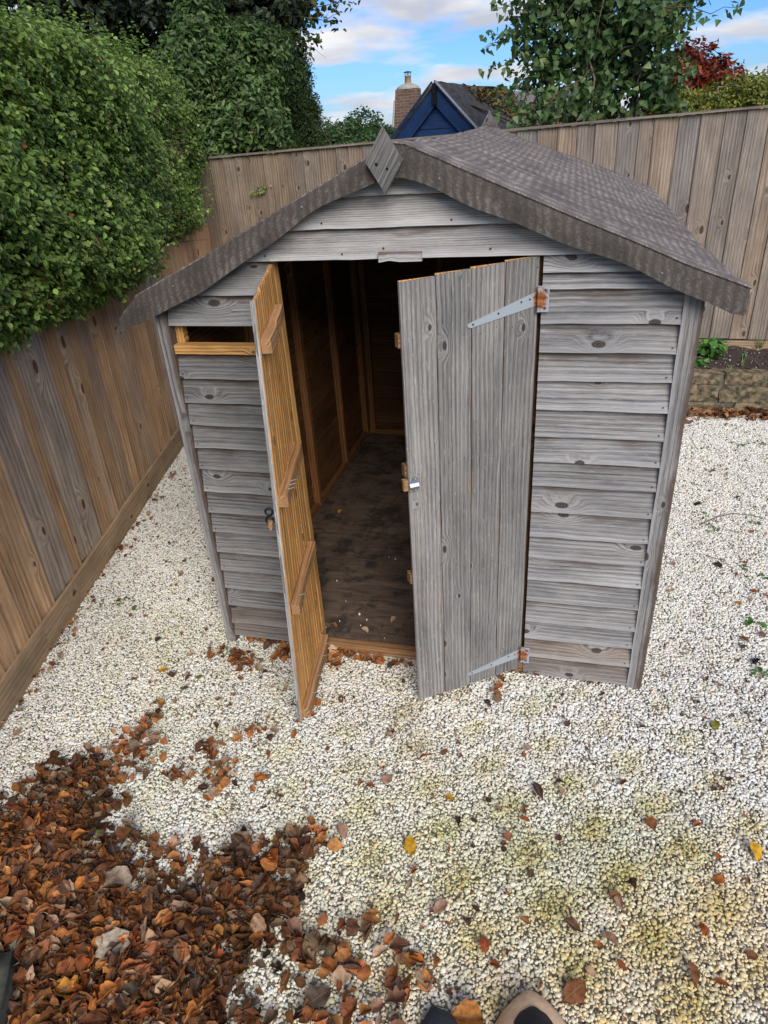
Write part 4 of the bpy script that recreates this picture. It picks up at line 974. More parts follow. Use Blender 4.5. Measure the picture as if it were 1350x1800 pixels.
def tree(name, label, cat, base, blobs, nspr, per, spread, size, cols, p, shape, trunk_r, trunks=1, group=None, shell=.5, jn=.6, trunk_top=None, tmat='bark', nb=26, fold=.25, jit=.2, updir=.35):
    root = tag(empty(name, tuple(map(float, base))), label, cat, group)
    P, u = crown_pts(blobs, nspr, shell); q, na, ax = sprigs(P, u, per, spread, 0, jn)
    n_ = len(q); lv = leaves('crown', q, na, ax, rs.uniform(size[0], size[1], n_), palette(n_, cols, p, jit), shape, M['leaf'], root, fold=fold)
    pths = []; cen = np.mean([b[0] for b in blobs], 0)
    top = np.array(trunk_top if trunk_top is not None else cen, float)
    for t in range(trunks):
        b0 = np.array(base, float) + np.array((rnd.uniform(-.1, .1), rnd.uniform(-.1, .1), 0)) * (trunks > 1); tp = top + rs.normal(0, .25 if trunk_top is not None else .05, 3) * (trunks > 1)
        tr = branch(b0, tp, trunk_r, trunk_r * .4, .03, 8); pths.append(tr)
        for _ in range(nb // trunks):
            i = rnd.randint(2, 7); j = rnd.randint(0, nspr - 1); e = P[j]
            if np.linalg.norm(e - tr[0][i]) > 3.5: continue
            pths.append(branch(tr[0][i], e, trunk_r * .28, .003, .07, 6))
    tube_obj('trunk', pths, M[tmat], root, 7)
    return root, P
def blob(px, Y, r): c = at(px, Y); return (c, r if hasattr(r, '__len__') else (r, r, r))
# shrub beyond the corner of the fence (tall privet, darker, longer leaves)
tree('tall_shrub', 'tall dark green unclipped shrub behind the fence corner, right of the hedge', 'shrub', (-1.6, 4.9, 0),
     [blob((400, 215), 4.75, (.42, .42, .38)), blob((450, 195), 4.8, (.32, .4, .38)), blob((430, 120), 5.0, (.45, .4, .40)), blob((340, 130), 4.7, (.35, .4, .42)), blob((480, 235), 4.9, (.2, .3, .2)), blob((355, 50), 4.8, (.22, .3, .38)), blob((380, 270), 4.5, (.25, .2, .18)), blob((345, 215), 4.5, (.22, .25, .4)), blob((350, 260), 4.35, (.2, .2, .2))],
     4300, 7, .11, (.045, .07), [(.085, .15, .042), (.12, .20, .055), (.05, .09, .028), (.20, .28, .08)], [.4, .3, .22, .08], 'privet', .05, 4, shell=.35, jn=.5)
# conifer behind it
cb_ = []
for i in range(9):
    t = i / 8; c = at((515 - 8 * t, 105 + 21 * i), 8.6); cb_.append((c, (.20 + .42 * t, .3 + .3 * t, .27)))
tree('conifer_tree', 'dark green conifer rising above the fence at the end of the hedge', 'tree', at((540, 300), 8.6) * np.array((1, 1, 0)), cb_, 4200, 9, .14, (.035, .065),
     [(.075, .125, .034), (.11, .165, .045), (.04, .07, .02)], [.4, .35, .25], 'needle', .09, 1, shell=.5, jn=.8)
# big dark tree over the hedge
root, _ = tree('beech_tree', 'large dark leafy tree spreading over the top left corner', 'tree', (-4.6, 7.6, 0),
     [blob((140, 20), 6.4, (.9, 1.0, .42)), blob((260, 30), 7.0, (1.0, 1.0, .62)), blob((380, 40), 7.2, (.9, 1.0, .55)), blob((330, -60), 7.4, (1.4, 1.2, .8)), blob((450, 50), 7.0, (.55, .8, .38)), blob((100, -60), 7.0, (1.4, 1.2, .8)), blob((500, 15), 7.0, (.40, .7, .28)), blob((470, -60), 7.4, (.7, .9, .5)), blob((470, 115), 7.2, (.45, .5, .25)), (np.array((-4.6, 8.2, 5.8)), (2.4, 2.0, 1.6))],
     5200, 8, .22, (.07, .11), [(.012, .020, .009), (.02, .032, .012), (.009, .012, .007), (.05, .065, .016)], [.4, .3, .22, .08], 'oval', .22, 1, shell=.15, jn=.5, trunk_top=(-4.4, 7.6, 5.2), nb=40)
# its outermost sprays against the sky, thin
tw = []; Pq = []; rs2 = np.random.RandomState(5)
for a, b in (((470, 20), (605, 3)), ((470, 30), (560, 68)), ((480, 45), (545, 85)), ((430, 20), (590, 40)), ((500, 5), (640, -12)), ((450, 60), (520, 100))):
    A_, B_ = at(a, 6.9), at(b, 6.7); br = branch(A_, B_, .014, .002, .03, 9); tw.append(br)
    for p_ in br[0][1:]:
        for _ in range(9): Pq.append(p_ + rs2.normal(0, .055, 3))
    for _ in range(4):
        i = rs2.randint(3, 8); tw.append(branch(br[0][i], br[0][i] + np.array((rs2.uniform(.05, .35), rs2.normal(0, .1), rs2.uniform(-.22, .1))), .004, .001, .05, 5))
tube_obj('branch', tw, M['bark'], root, 5)
Pq = np.array(Pq); n_ = len(Pq)
leaves('outer_leaves', Pq, rs.normal(0, .5, (n_, 3)) + (0, 0, .8), rs.normal(0, 1, (n_, 3)), rs.uniform(.05, .085, n_), palette(n_, [(.09, .13, .025), (.05, .09, .02), (.16, .17, .03)], [.4, .4, .2]), 'oval', M['leaf'], root)['kind'] = 'stuff'
# poplar-like tree on the right, multi-stemmed, triangular leaves
pb = [blob((1000, 60), 5.0, (.42, .45, .40)), blob((1080, 80), 5.2, (.48, .5, .45)), blob((960, 130), 5.0, (.30, .4, .28)), blob((1090, 160), 5.0, (.45, .4, .30)), blob((1020, 180), 4.8, (.35, .3, .22)), blob((1130, 40), 5.0, (.32, .45, .35)),
      blob((980, -30), 5.1, (.48, .5, .45)), blob((1110, -40), 5.1, (.55, .5, .5)), blob((930, 30), 5.0, (.20, .3, .30)), blob((1170, 5), 4.9, (.25, .3, .3)), blob((940, 195), 4.6, (.20, .2, .12)), blob((1160, 120), 4.9, (.22, .3, .25)), blob((1040, -150), 5.2, (.75, .7, .7)), blob((1170, 190), 4.9, (.2, .25, .15))]
PG = [(.085, .155, .05), (.12, .20, .065), (.045, .085, .03), (.22, .31, .10)]
root, PP = tree('poplar_tree', 'leafy multi-stemmed tree with triangular leaves behind the back fence', 'tree', (1.66, 5.1, 0), pb, 2500, 4, .16, (.05, .078), PG, [.42, .28, .2, .1], 'poplar', .045, 5, shell=.2, jn=.8, trunk_top=(1.6, 5.2, 3.9), nb=55, fold=.12)
tw = []; Pq = []
for a, b, Y in (((930, 60), (860, 60), 4.9), ((935, 90), (858, 118), 4.9), ((940, 20), (868, 10), 4.9), ((945, 120), (882, 165), 4.9), ((1150, 30), (1230, 22), 4.7), ((1170, 15), (1296, 14), 4.7), ((1150, 60), (1205, 62), 4.7), ((1160, 110), (1215, 120), 4.7), ((980, 170), (885, 218), 4.4), ((1000, 150), (905, 212), 4.35), ((930, 140), (872, 190), 4.8), ((920, 40), (850, 85), 4.9), ((1040, 120), (930, 215), 4.3)):
    A_, B_ = at(a, Y), at(b, Y - .1); br = branch(A_, B_, .006, .0015, .04, 7); tw.append(br)
    for p_ in br[0][1:]:
        for _ in range(4): Pq.append(p_ + rs2.normal(0, .03, 3))
tube_obj('branch', tw, M['twig'], root, 5)
Pq = np.array(Pq); n_ = len(Pq)
leaves('outer_leaves', Pq, rs.normal(0, .7, (n_, 3)) + (0, -.6, .3), rs.normal(0, .5, (n_, 3)) + (0, 0, -.9), rs.uniform(.045, .07, n_), palette(n_, PG, [.35, .3, .15, .2]), 'poplar', M['leaf'], root, fold=.1)['kind'] = 'stuff'
# red maple, yellow-green shrub, slip of conifer
tree('maple_shrub', 'deep red japanese maple showing above the back fence at right', 'shrub', (2.9, 6.4, 0), [blob((1212, 122), 6.3, (.32, .3, .22)), blob((1250, 145), 6.3, (.28, .3, .2)), blob((1195, 150), 6.2, (.2, .3, .2)), blob((1230, 175), 6.3, (.3, .3, .2))],
     800, 6, .1, (.045, .075), [(.20, .025, .012), (.32, .05, .015), (.11, .015, .012), (.30, .10, .02)], [.4, .25, .25, .1], 'maple', .03, 3, shell=.3)
tree('golden_shrub', 'yellow-green shrub topping the back fence at the right edge', 'shrub', (3.2, 5.3, 0), [blob((1190, 185), 5.2, (.2, .25, .15)), blob((1250, 180), 5.3, (.26, .3, .14)), blob((1300, 165), 5.4, (.25, .3, .14)), blob((1345, 170), 5.4, (.22, .3, .16)), blob((1400, 160), 5.5, (.35, .3, .2)), blob((1160, 200), 5.0, (.2, .2, .12))],
     1900, 7, .09, (.028, .045), [(.22, .25, .035), (.32, .32, .05), (.12, .16, .03), (.34, .27, .05)], [.35, .25, .3, .1], 'privet', .03, 3, shell=.3)
tree('small_conifer', 'dark green conifer tip between the red maple and the golden shrub', 'tree', at((1290, 260), 7.5) * np.array((1, 1, 0)), [blob((1268, 135), 7.5, (.1, .1, .15)), blob((1275, 160), 7.5, (.2, .2, .18)), blob((1285, 185), 7.5, (.3, .3, .2))],
     380, 8, .1, (.04, .07), [(.03, .055, .02), (.06, .09, .03)], None, 'needle', .04, 1, shell=.3)
# distant bushes between shrub and chimney
for lab, px_, Y, r in (('rounded distant bush beside the conifer, beyond the fence', (600, 245), 15, (.75, .6, .42)), ('taller distant tree left of the brick chimney, beyond the fence', (640, 240), 17, (.8, .6, .62)), ('distant low bush directly left of the brick chimney', (668, 250), 16, (.5, .5, .3))):
    c = at(px_, Y)
    tree('distant_tree', lab, 'tree', (c[0], c[1], 0), [(c, r), (c + (r[0] * .6, 0, -.2), (r[0] * .6, .5, r[2] * .7)), (c + (-r[0] * .6, 0, -.1), (r[0] * .6, .5, r[2] * .6)), (c - (0, 0, 1), (r[0] * 1.3, .7, .8))], 1500, 6, .16, (.07, .12),
         [(.055, .115, .03), (.09, .16, .045), (.03, .065, .02)], [.4, .35, .25], 'privet', .08, 1, shell=.4)

# ------------------------------------------------------------------ the blue shed beyond the fence
bs = tag(empty('blue_shed', (-.11, 6.5, 0)), 'dark blue painted shed gable with mossy felt roof beyond the back fence', 'shed')
rd = np.array((.39, 2.5)); rd /= np.linalg.norm(rd); gd = np.array((rd[1], -rd[0]))       # ridge and gable directions
PK = np.array((-.11, 6.5, 2.43)); HW = 1.15; LEN = 3.2
def bp_(a, d, z): q = PK[:2] + gd * a + rd * d; return (q[0], q[1], z)
fr = (-rd[0], -rd[1], 0); zz0 = 0.0; k = 0
while zz0 < 2.36:
    z1 = min(zz0 + .155, 2.42); w0 = min(HW, (2.43 - zz0) * .98); w1 = min(HW, max(.01, (2.43 - z1) * .98))
    plank('blue_board', bp_(-w0, .05, zz0), bp_(w0, .05, zz0), bp_(w1, .06, z1 - .004), bp_(-w1, .06, z1 - .004), .012, M['blue'], bs, nu=5, jit=.0008, front=fr, val=rnd.uniform(.85, 1.2)); zz0 = z1
for sgn in (-1, 1):
    # barge board
    A_ = bp_(0, .0, 2.44); B_ = bp_(sgn * 1.25, .0, 2.44 - 1.25); C_ = bp_(sgn * 1.25, .0, 2.44 - 1.25 - .20); D_ = bp_(0, .0, 2.44 - .20)
    plank('barge_board', A_, B_, C_, D_, .02, M['blue'], bs, nu=6, jit=.0008, front=fr, val=1.0)
    # side wall
    plank('side_wall', bp_(sgn * HW, .06, 0), bp_(sgn * HW, LEN, 0), bp_(sgn * HW, LEN, 1.32), bp_(sgn * HW, .06, 1.32), .02, M['blue'], bs, nu=4, front=(gd[0] * sgn, gd[1] * sgn, 0))
    nyr, nxr = 14, 12; V = []
    for j in range(nyr + 1):
        for i in range(nxr + 1):
            a = 1.3 * i / nxr; d = -.03 + (LEN + .1) * j / nyr; x, y, z = bp_(sgn * a, d, 2.475 - a + rs.normal(0, .006) - .02 * math.sin(j / nyr * 3.1)); V.append((x, y, z))
    n0 = len(V); V += [(x, y, z - .03) for x, y, z in V]; k = nxr + 1; Fc = []
    for j in range(nyr):
        for i in range(nxr):
            a = j * k + i; q = (a, a + 1, a + k + 1, a + k); Fc += [q, tuple(n0 + w for w in q[::-1])]
    for i in range(nxr): Fc += [(i, n0 + i, n0 + i + 1, i + 1)]
    o = mesh('roof', V, Fc, M['mossroof'], bs, smooth=True)
    e0, e1 = bp_(sgn * .02, -.035, 2.465), bp_(sgn * 1.3, -.035, 2.465 - 1.28); bar('roof_trim', e0, e1, .012, .02, (0, 0, 1), M['metal'] if sgn > 0 else M['blue'], bs)
q0, q1 = bp_(0, -.025, 2.45), bp_(0, -.025, 2.25); bar('gable_block', q0, q1, .05, .03, fr, M['dark'], bs)
# moss and debris clumps on the blue shed's roof
n_ = 900; a = rs.uniform(.05, .9, n_); d_ = rs.uniform(1.0, 3.0, n_); Pm = np.array([bp_(aa, dd, 2.49 - aa) for aa, dd in zip(a, d_)]); keepm = (a < .12 + (d_ - .8) * .3); Pm = Pm[keepm]; n_ = len(Pm)
leaves('roof_moss', Pm, rs.normal(0, .4, (n_, 3)) + (0, 0, 1), rs.normal(0, 1, (n_, 3)), rs.uniform(.04, .09, n_), palette(n_, [(.14, .13, .03), (.2, .09, .025), (.06, .09, .02)]), 'oval', M['dry'], bs)['kind'] = 'stuff'
bar('fallen_branch', bp_(.25, .55, 2.24), bp_(.62, 1.9, 1.95), .03, .03, (0, 0, 1), M['bark'], bs)

# ------------------------------------------------------------------ brick house with the chimney
HB = tag(empty('brick_house', (-2.7, 20, 0)), 'brick house with a tall tapering chimney stack and tiled roof, beyond the blue shed', 'house')
def uvbox(name, lo, hi, mat, par, top=None):
    """box (optionally tapering to 'top' half-sizes) with metre UVs"""
    x0, y0, z0 = lo; x1, y1, z1 = hi; t = top or (x0, y0, x1, y1)
    V = [(x0, y0, z0), (x1, y0, z0), (x1, y1, z0), (x0, y1, z0), (t[0], t[1], z1), (t[2], t[1], z1), (t[2], t[3], z1), (t[0], t[3], z1)]
    faces = [((0, 1, 5, 4), 0), ((1, 2, 6, 5), 1), ((2, 3, 7, 6), 0), ((3, 0, 4, 7), 1), ((4, 5, 6, 7), 2), ((3, 2, 1, 0), 2)]
    VV = []; uv = []; Fc = []
    for f, kx in faces:
        b0 = len(VV)
        for i in f: v = V[i]; VV.append(v); uv.append((v[0], v[2]) if kx == 0 else (v[1], v[2]) if kx == 1 else (v[0], v[1]))
        Fc.append((b0, b0 + 1, b0 + 2, b0 + 3))
    return mesh(name, VV, Fc, mat, par, uv)
st = uvbox('chimney', (-3.80, 20.0, 1.2), (-2.98, 20.7, 2.96), M['brick'], HB, top=(-3.62, 20.0, -3.0, 20.6))
uvbox('stack_base', (-3.86, 19.98, 0), (-2.94, 20.72, 1.2), M['brick'], st)
flm = plain('chimney_flaunching', (.36, .33, .28), .9, 0, .15, 10, .3); potm = plain('chimney_pot_clay', (.38, .26, .12), .85, 0, .15, 10, .2)
V = []; Fc = []
for r_, z in ((.33, 2.95), (.33, 3.0), (.22, 3.06), (.10, 3.10)):
    for i in range(16): t_ = 2 * math.pi * i / 16; c4 = 1.0; V.append((-3.31 + r_ * math.cos(t_), 20.3 + r_ * math.sin(t_), z))
for j in range(3):
    for i in range(16): Fc.append((j * 16 + i, j * 16 + (i + 1) % 16, (j + 1) * 16 + (i + 1) % 16, (j + 1) * 16 + i))
mesh('flaunching', V, Fc, flm, st, smooth=True)
V, Fq = tube([([(-3.31, 20.3, 3.05), (-3.31, 20.3, 3.26), (-3.31, 20.3, 3.265), (-3.31, 20.3, 3.275)], [.10, .085, .1, .1])], 14); bulk('chimney_pot', V, Fq, 4, potm, st, smooth=True)
V, Fq = tube([([(-3.31 + .075 * math.cos(t_), 20.3 + .075 * math.sin(t_), 3.27), (-3.31 + .075 * math.cos(t_), 20.3 + .075 * math.sin(t_), 3.36)], [.01, .01]) for t_ in (0, 1.57, 3.14, 4.71)] + [([(-3.31, 20.3, 3.355), (-3.31, 20.3, 3.375), (-3.31, 20.3, 3.39)], [.12, .11, .03])], 10)
bulk('cowl', V, Fq, 4, M['screw'], st, smooth=True)
V, Fq = tube([([(-3.83, 19.97, .4), (-3.75, 19.97, 2.0), (-3.66, 19.97, 2.7)], [.025, .02, .015])], 6); bulk('drainpipe', V, Fq, 4, flm, HB, smooth=True)
uvbox('wall', (-3.0, 20.2, 0), (1.6, 25.2, 2.25), M['brick'], HB)
tile_m = plain('roof_tile_clay', (.17, .145, .13), .85, 0, .3, 6, .3)
rf = empty('roof', (0, 0, 0), HB); rf.location = (2.7, -20, 0)
me0 = None
for r_ in range(7):                                          # tiled courses
    for c_ in range(20):
        x0 = -3.06 + c_ * .235; d0 = r_ * .14; z0_ = 2.22 + d0 * .45; y0_ = 20.05 + d0
        if me0 is None:
            me0 = bpy.data.meshes.new('roof_tile')
            xx = [0, .06, .12, .18, .23]; zt_ = [0, .025, .03, .01, 0]; V = [(a, 0, b) for a, b in zip(xx, zt_)] + [(a, .165, b + .165 * .45) for a, b in zip(xx, zt_)] + [(a, 0, b - .02) for a, b in zip(xx, zt_)]
            me0.from_pydata(V, [], [(i, i + 1, 6 + i, 5 + i) for i in range(4)] + [(10 + i, 11 + i, i + 1, i) for i in range(4)]); me0.materials.append(tile_m)
        t_ = bpy.data.objects.new('roof_tile', me0); COL.objects.link(t_); t_.parent = rf; t_.location = (x0, y0_, z0_ + .015)
sp_m = mesh('roof_slab', [(-3.06, 20.05, 2.2), (1.7, 20.05, 2.2), (1.7, 21.2, 2.72), (-3.06, 21.2, 2.72), (1.7, 25.4, 2.2), (-3.06, 25.4, 2.2)], [(0, 1, 2, 3), (3, 2, 4, 5)], tile_m, HB)

# ------------------------------------------------------------------ dead leaves
DRY = [(.36, .14, .045), (.25, .09, .035), (.48, .20, .06), (.17, .08, .045), (.36, .23, .14), (.12, .065, .045), (.46, .32, .21)]
DRYP = [.24, .15, .21, .10, .12, .07, .11]
def dry_leaf(kind, seed, L):
    """a curled leaf: (V, F, uv) lying near z=0, ~L long"""
    r = random.Random(seed); nt, ns = 9, 6; V = []; uv = []; bend = r.uniform(-1.1, 1.8); roll = r.uniform(-1.2, 1.6); vf = r.choice((0, .1, .35, .8, 1.1)); twist = r.uniform(-.5, .5); asym = r.uniform(-.3, .3)
    for i in range(nt + 1):
        t = i / nt
        if kind == 'maple':
            w = .52 * (abs(math.sin(t * math.pi)) ** .5) * (.72 + .42 * abs(math.cos(t * math.pi * 2.5)))
        elif kind == 'pointed': w = .30 * math.sin(math.pi * t ** .7) ** 1.0
        else: w = .37 * math.sin(math.pi * t ** .78) ** .8
        w *= 1 + .10 * math.sin(t * 17 + seed) + r.uniform(-.05, .05)
        for j in range(ns + 1):
            s = (j / ns - .5) * 2; y = s * w * (1 + asym * s * .3)
            a = roll * y * 1.8; rad = 1 / max(abs(roll) * 1.8, .3) * (1 if roll > 0 else -1)
            yy = y * (1 - .12 * (roll * s) ** 2 * .25); z = .5 * roll * y * y + twist * t * y
            z += vf * abs(y); yy *= 1 - .25 * vf; z += .045 * math.sin(s * 5 + t * 9 + seed) * abs(s) + .02 * math.sin(t * 19 + seed * 2) * s
            x = t + .04 * math.sin(s * 3 + seed); z += bend * .5 * (t - .5) ** 2 - .06 * (1 - abs(s)) * .5
            V.append((x - .5, yy, z)); uv.append((t, .5 + s * .5))
    k = ns + 1; Fc = [(i * k + j, i * k + j + 1, (i + 1) * k + j + 1, (i + 1) * k + j) for i in range(nt) for j in range(ns)]
    b = V[ns // 2]; c0 = len(V); cv = r.uniform(-.12, .12)
    for q in range(4):
        for w in (-.012, .012): V.append((b[0] - .11 * q, b[1] + w + cv * q * q * .25, b[2] + .012 * q)); uv.append((.02, .5))
    Fc += [(c0 + 2 * q, c0 + 2 * q + 2, c0 + 2 * q + 3, c0 + 2 * q + 1) for q in range(3)]
    V = np.array(V) * L; V[:, 2] -= V[:, 2].min(); return V, np.array(Fc), np.array(uv)
LV = [dry_leaf(['oval', 'pointed', 'oval', 'pointed', 'oval', 'maple'][i % 6], i * 3 + 1, 1.0) for i in range(18)]
def stalk(V_, L):  # a short petiole as a strip behind the base
    return V_
def litter(name, P, sizes, tilt, cols, parent=None):
    Vs = []; Fs = []; Us = []; Cs = []; b0 = 0
    for i in range(len(P)):
        V, Fc, uv = LV[rs.randint(0, 18)]; R = Euler((rs.normal(0, tilt[i]), rs.normal(0, tilt[i]), rs.uniform(0, 6.28))).to_matrix(); R = np.array(R)
        v = (V * sizes[i]) @ R.T; v[:, 2] -= v[:, 2].min() * .7; v += P[i]; Vs.append(v); Fs.append(Fc + b0); Us.append(uv); Cs.append(np.tile(np.append(cols[i], 1), (len(V), 1))); b0 += len(V)
    return bulk(name, np.concatenate(Vs), np.concatenate(Fs), 4, M['dry'], parent, uv=np.concatenate(Us), col=np.concatenate(Cs), smooth=True)
pile_px = [(-60, 1440), (0, 1425), (40, 1400), (70, 1370), (120, 1340), (150, 1330), (195, 1340), (200, 1400), (190, 1440), (180, 1480), (215, 1490), (255, 1480), (262, 1530), (300, 1560), (330, 1555), (320, 1520), (400, 1500), (470, 1480), (540, 1485), (545, 1510), (520, 1540), (520, 1600), (505, 1640), (590, 1680), (560, 1715), (470, 1690), (430, 1720), (440, 1800), (470, 1900), (-200, 1900), (-200, 1500)]
pile = np.array(gpts(pile_px))
def inpoly(X, Y, poly):
    ins = np.zeros(len(X), bool); j = len(poly) - 1
    for i in range(len(poly)):
        xi, yi = poly[i]; xj, yj = poly[j]
        c = ((yi > Y) != (yj > Y)) & (X < (xj - xi) * (Y - yi) / (yj - yi + 1e-12) + xi); ins ^= c; j = i
    return ins
def pdist(X, Y, poly):
    d = np.full(len(X), 9.0)
    for i in range(len(poly)):
        a = poly[i - 1]; b = poly[i]; ab = b - a; t = np.clip(((X - a[0]) * ab[0] + (Y - a[1]) * ab[1]) / (ab @ ab), 0, 1)
        d = np.minimum(d, np.hypot(X - a[0] - ab[0] * t, Y - a[1] - ab[1] * t))
    return d
def leafcols(n_): return palette(n_, DRY, DRYP, .28)
n0 = 12500; X = rs.uniform(pile[:, 0].min(), pile[:, 0].max(), n0); Y = rs.uniform(-1.75, pile[:, 1].max(), n0); dd = pdist(X, Y, pile); ins = inpoly(X, Y, pile); sd_ = np.where(ins, dd, -dd) + .035 * np.sin(X * 31 + 2 * np.sin(Y * 17)) * np.sin(Y * 27 + 1) + .02 * np.sin(X * 70 + Y * 53); ok = (sd_ > -.05) & (X > LF0[0] + (Y - LF0[1]) * -.236 + .03); X, Y, dd = X[ok], Y[ok], sd_[ok]
thin = rs.uniform(0, 1, len(X)) < np.clip(.06 + (dd + .05) / .26, 0, .80); X, Y, dd = X[thin], Y[thin], dd[thin]
hgt = np.clip((dd + .02) / .3, 0, 1) * .024; Z = .005 + hgt * rs.uniform(0, 1, len(X)); cs = leafcols(len(X)); cs[Z < .014] *= .45  # lowest leaves darkened: shade in the pile's gaps put into their colour
tag(litter('leaf_pile', np.stack([X, Y, Z], 1), np.clip(rs.lognormal(math.log(.036), .33, len(X)), .018, .08), np.full(len(X), .50), cs), 'heaped drift of brown and orange dead leaves in the lower left corner', 'leaf pile', kind='stuff'); print('pile', len(X))
# smaller drifts: (photo places, count, spread m)
def drift(label, spots, szr=(.025, .05), tilt=.35, z0=.006):
    Ps = []
    for px_, cnt, sx, sy in spots:
        g = gp(px_); Ps.append(np.stack([g[0] + rs.normal(0, sx, cnt), g[1] + rs.normal(0, sy, cnt), np.full(cnt, z0) + rs.uniform(0, .012, cnt)], 1))
    P = np.concatenate(Ps); n_ = len(P); tag(litter('leaf_drift', P, rs.uniform(szr[0], szr[1], n_), np.full(n_, tilt), leafcols(n_) * .85), label, 'leaf drift', kind='stuff')
drift('small reddish drift of dead leaves at the foot of the left clapboards', [((470, 1128), 44, .045, .015), ((430, 1168), 34, .035, .03), ((505, 1150), 26, .02, .03), ((400, 1150), 8, .04, .02)])
drift('dead leaves gathered along the shed threshold', [((605, 1152), 34, .05, .010), ((660, 1164), 18, .04, .010), ((590, 1165), 12, .02, .02), ((700, 1172), 8, .03, .010)])
drift('straggling chain of dead leaves running up from the leaf pile', [((250, 1300), 26, .05, .04), ((180, 1340), 26, .05, .04), ((270, 1270), 18, .03, .05), ((320, 1370), 14, .04, .02), ((240, 1345), 20, .05, .03), ((370, 1320), 14, .04, .03), ((385, 1360), 16, .03, .03), ((300, 1500), 14, .04, .02), ((390, 1390), 8, .04, .04), ((440, 1290), 10, .05, .04)])
drift('dead leaves banked along the foot of the stone retaining wall', [((1215 + 30 * i, 735 - (i % 2) * 4), 26, .06, .035) for i in range(9)] + [((1190, 745), 20, .05, .04)], (.04, .075), .45)
drift('thin line of dead leaves along the foot of the left gravel board', [((20 + 28 * i, 1268 - 43 * i), 7, .035, .06) for i in range(11)], (.02, .04), .3)
drift('leaf litter creeping over the gravel beside the leaf pile', [((700, 1690), 8, .05, .05), ((600, 1640), 8, .05, .05), ((560, 1790), 14, .06, .05), ((700, 1750), 9, .05, .05), ((660, 1790), 8, .05, .03), ((560, 1490), 8, .03, .03), ((620, 1700), 12, .06, .04)], (.035, .065), .4)
drift('dead leaves lodged at the foot of the right clapboards', [((1000, 1192), 10, .05, .006), ((925, 1185), 8, .03, .01), ((1060, 1195), 6, .03, .006), ((880, 1220), 6, .03, .03)])

SHP = {'oval': 'oval', 'pointed': 'pointed', 'maple': 'lobed'}
n_ = 5200; X = rs.uniform(-1.6, 3.4, n_); Y = rs.uniform(-1.6, 3.1, n_); dn = np.sin(X * 3.1 + 1) * np.sin(Y * 2.7 + 2) + .6 * np.sin(X * 11 + Y * 7) * np.sin(Y * 13)
fx = LF0[0] + (Y - LF0[1]) * -.236
ok = (X > fx + .04) & ~((X > -.02) & (X < 1.86) & (Y > -.03)) & (rs.uniform(-1.2, 1.2, n_) < dn + .35 * (X > 1.85) + .5 * (X < fx + .22)); X, Y = X[ok], Y[ok]; n_ = len(X)
tag(litter('leaf_crumbs', np.stack([X, Y, rs.uniform(.004, .010, n_)], 1), rs.lognormal(math.log(.0105), .4, n_), np.full(n_, .35), palette(n_, [(.14, .05, .03), (.05, .03, .025), (.22, .10, .05), (.30, .2, .13), (.09, .10, .03)], [.3, .3, .2, .1, .1])), 'tiny crumbs and flecks of dead leaf peppering the white gravel', 'leaf crumbs', kind='stuff')

def one_leaf(px_, L, col, kind, label, tilt=.2, z=.008, name='fallen_leaf', group=None, roll=None, cat='leaf', g=None):
    ky = {'oval': [0, 2, 4, 6, 8, 10], 'pointed': [1, 3, 7, 9], 'maple': [5, 11, 17]}[kind]
    V, Fc, uv = LV[rnd.choice(ky)]; R = np.array(Euler((rnd.gauss(0, tilt), rnd.gauss(0, tilt), rnd.uniform(0, 6.28))).to_matrix()); v = (V * L) @ R.T; v[:, 2] -= v[:, 2].min()
    p = gp(px_, z) if g is None else g
    me_v = v; o = mesh(name, me_v, [tuple(map(int, f)) for f in Fc], M['dry'], None, uv, smooth=True, col=np.tile(np.append(col, 1), (len(v), 1)))
    o.location = (float(p[0]), float(p[1]), float(p[2]) if g is not None else z); tag(o, label, cat, group); return o
OR = (.42, .13, .02); YE = (.60, .34, .02); BR = (.22, .09, .035); DK = (.07, .04, .03); TA = (.42, .30, .20); PI = (.36, .22, .15); OL = (.22, .22, .03); RD = (.30, .06, .02); CR = (.55, .48, .32)
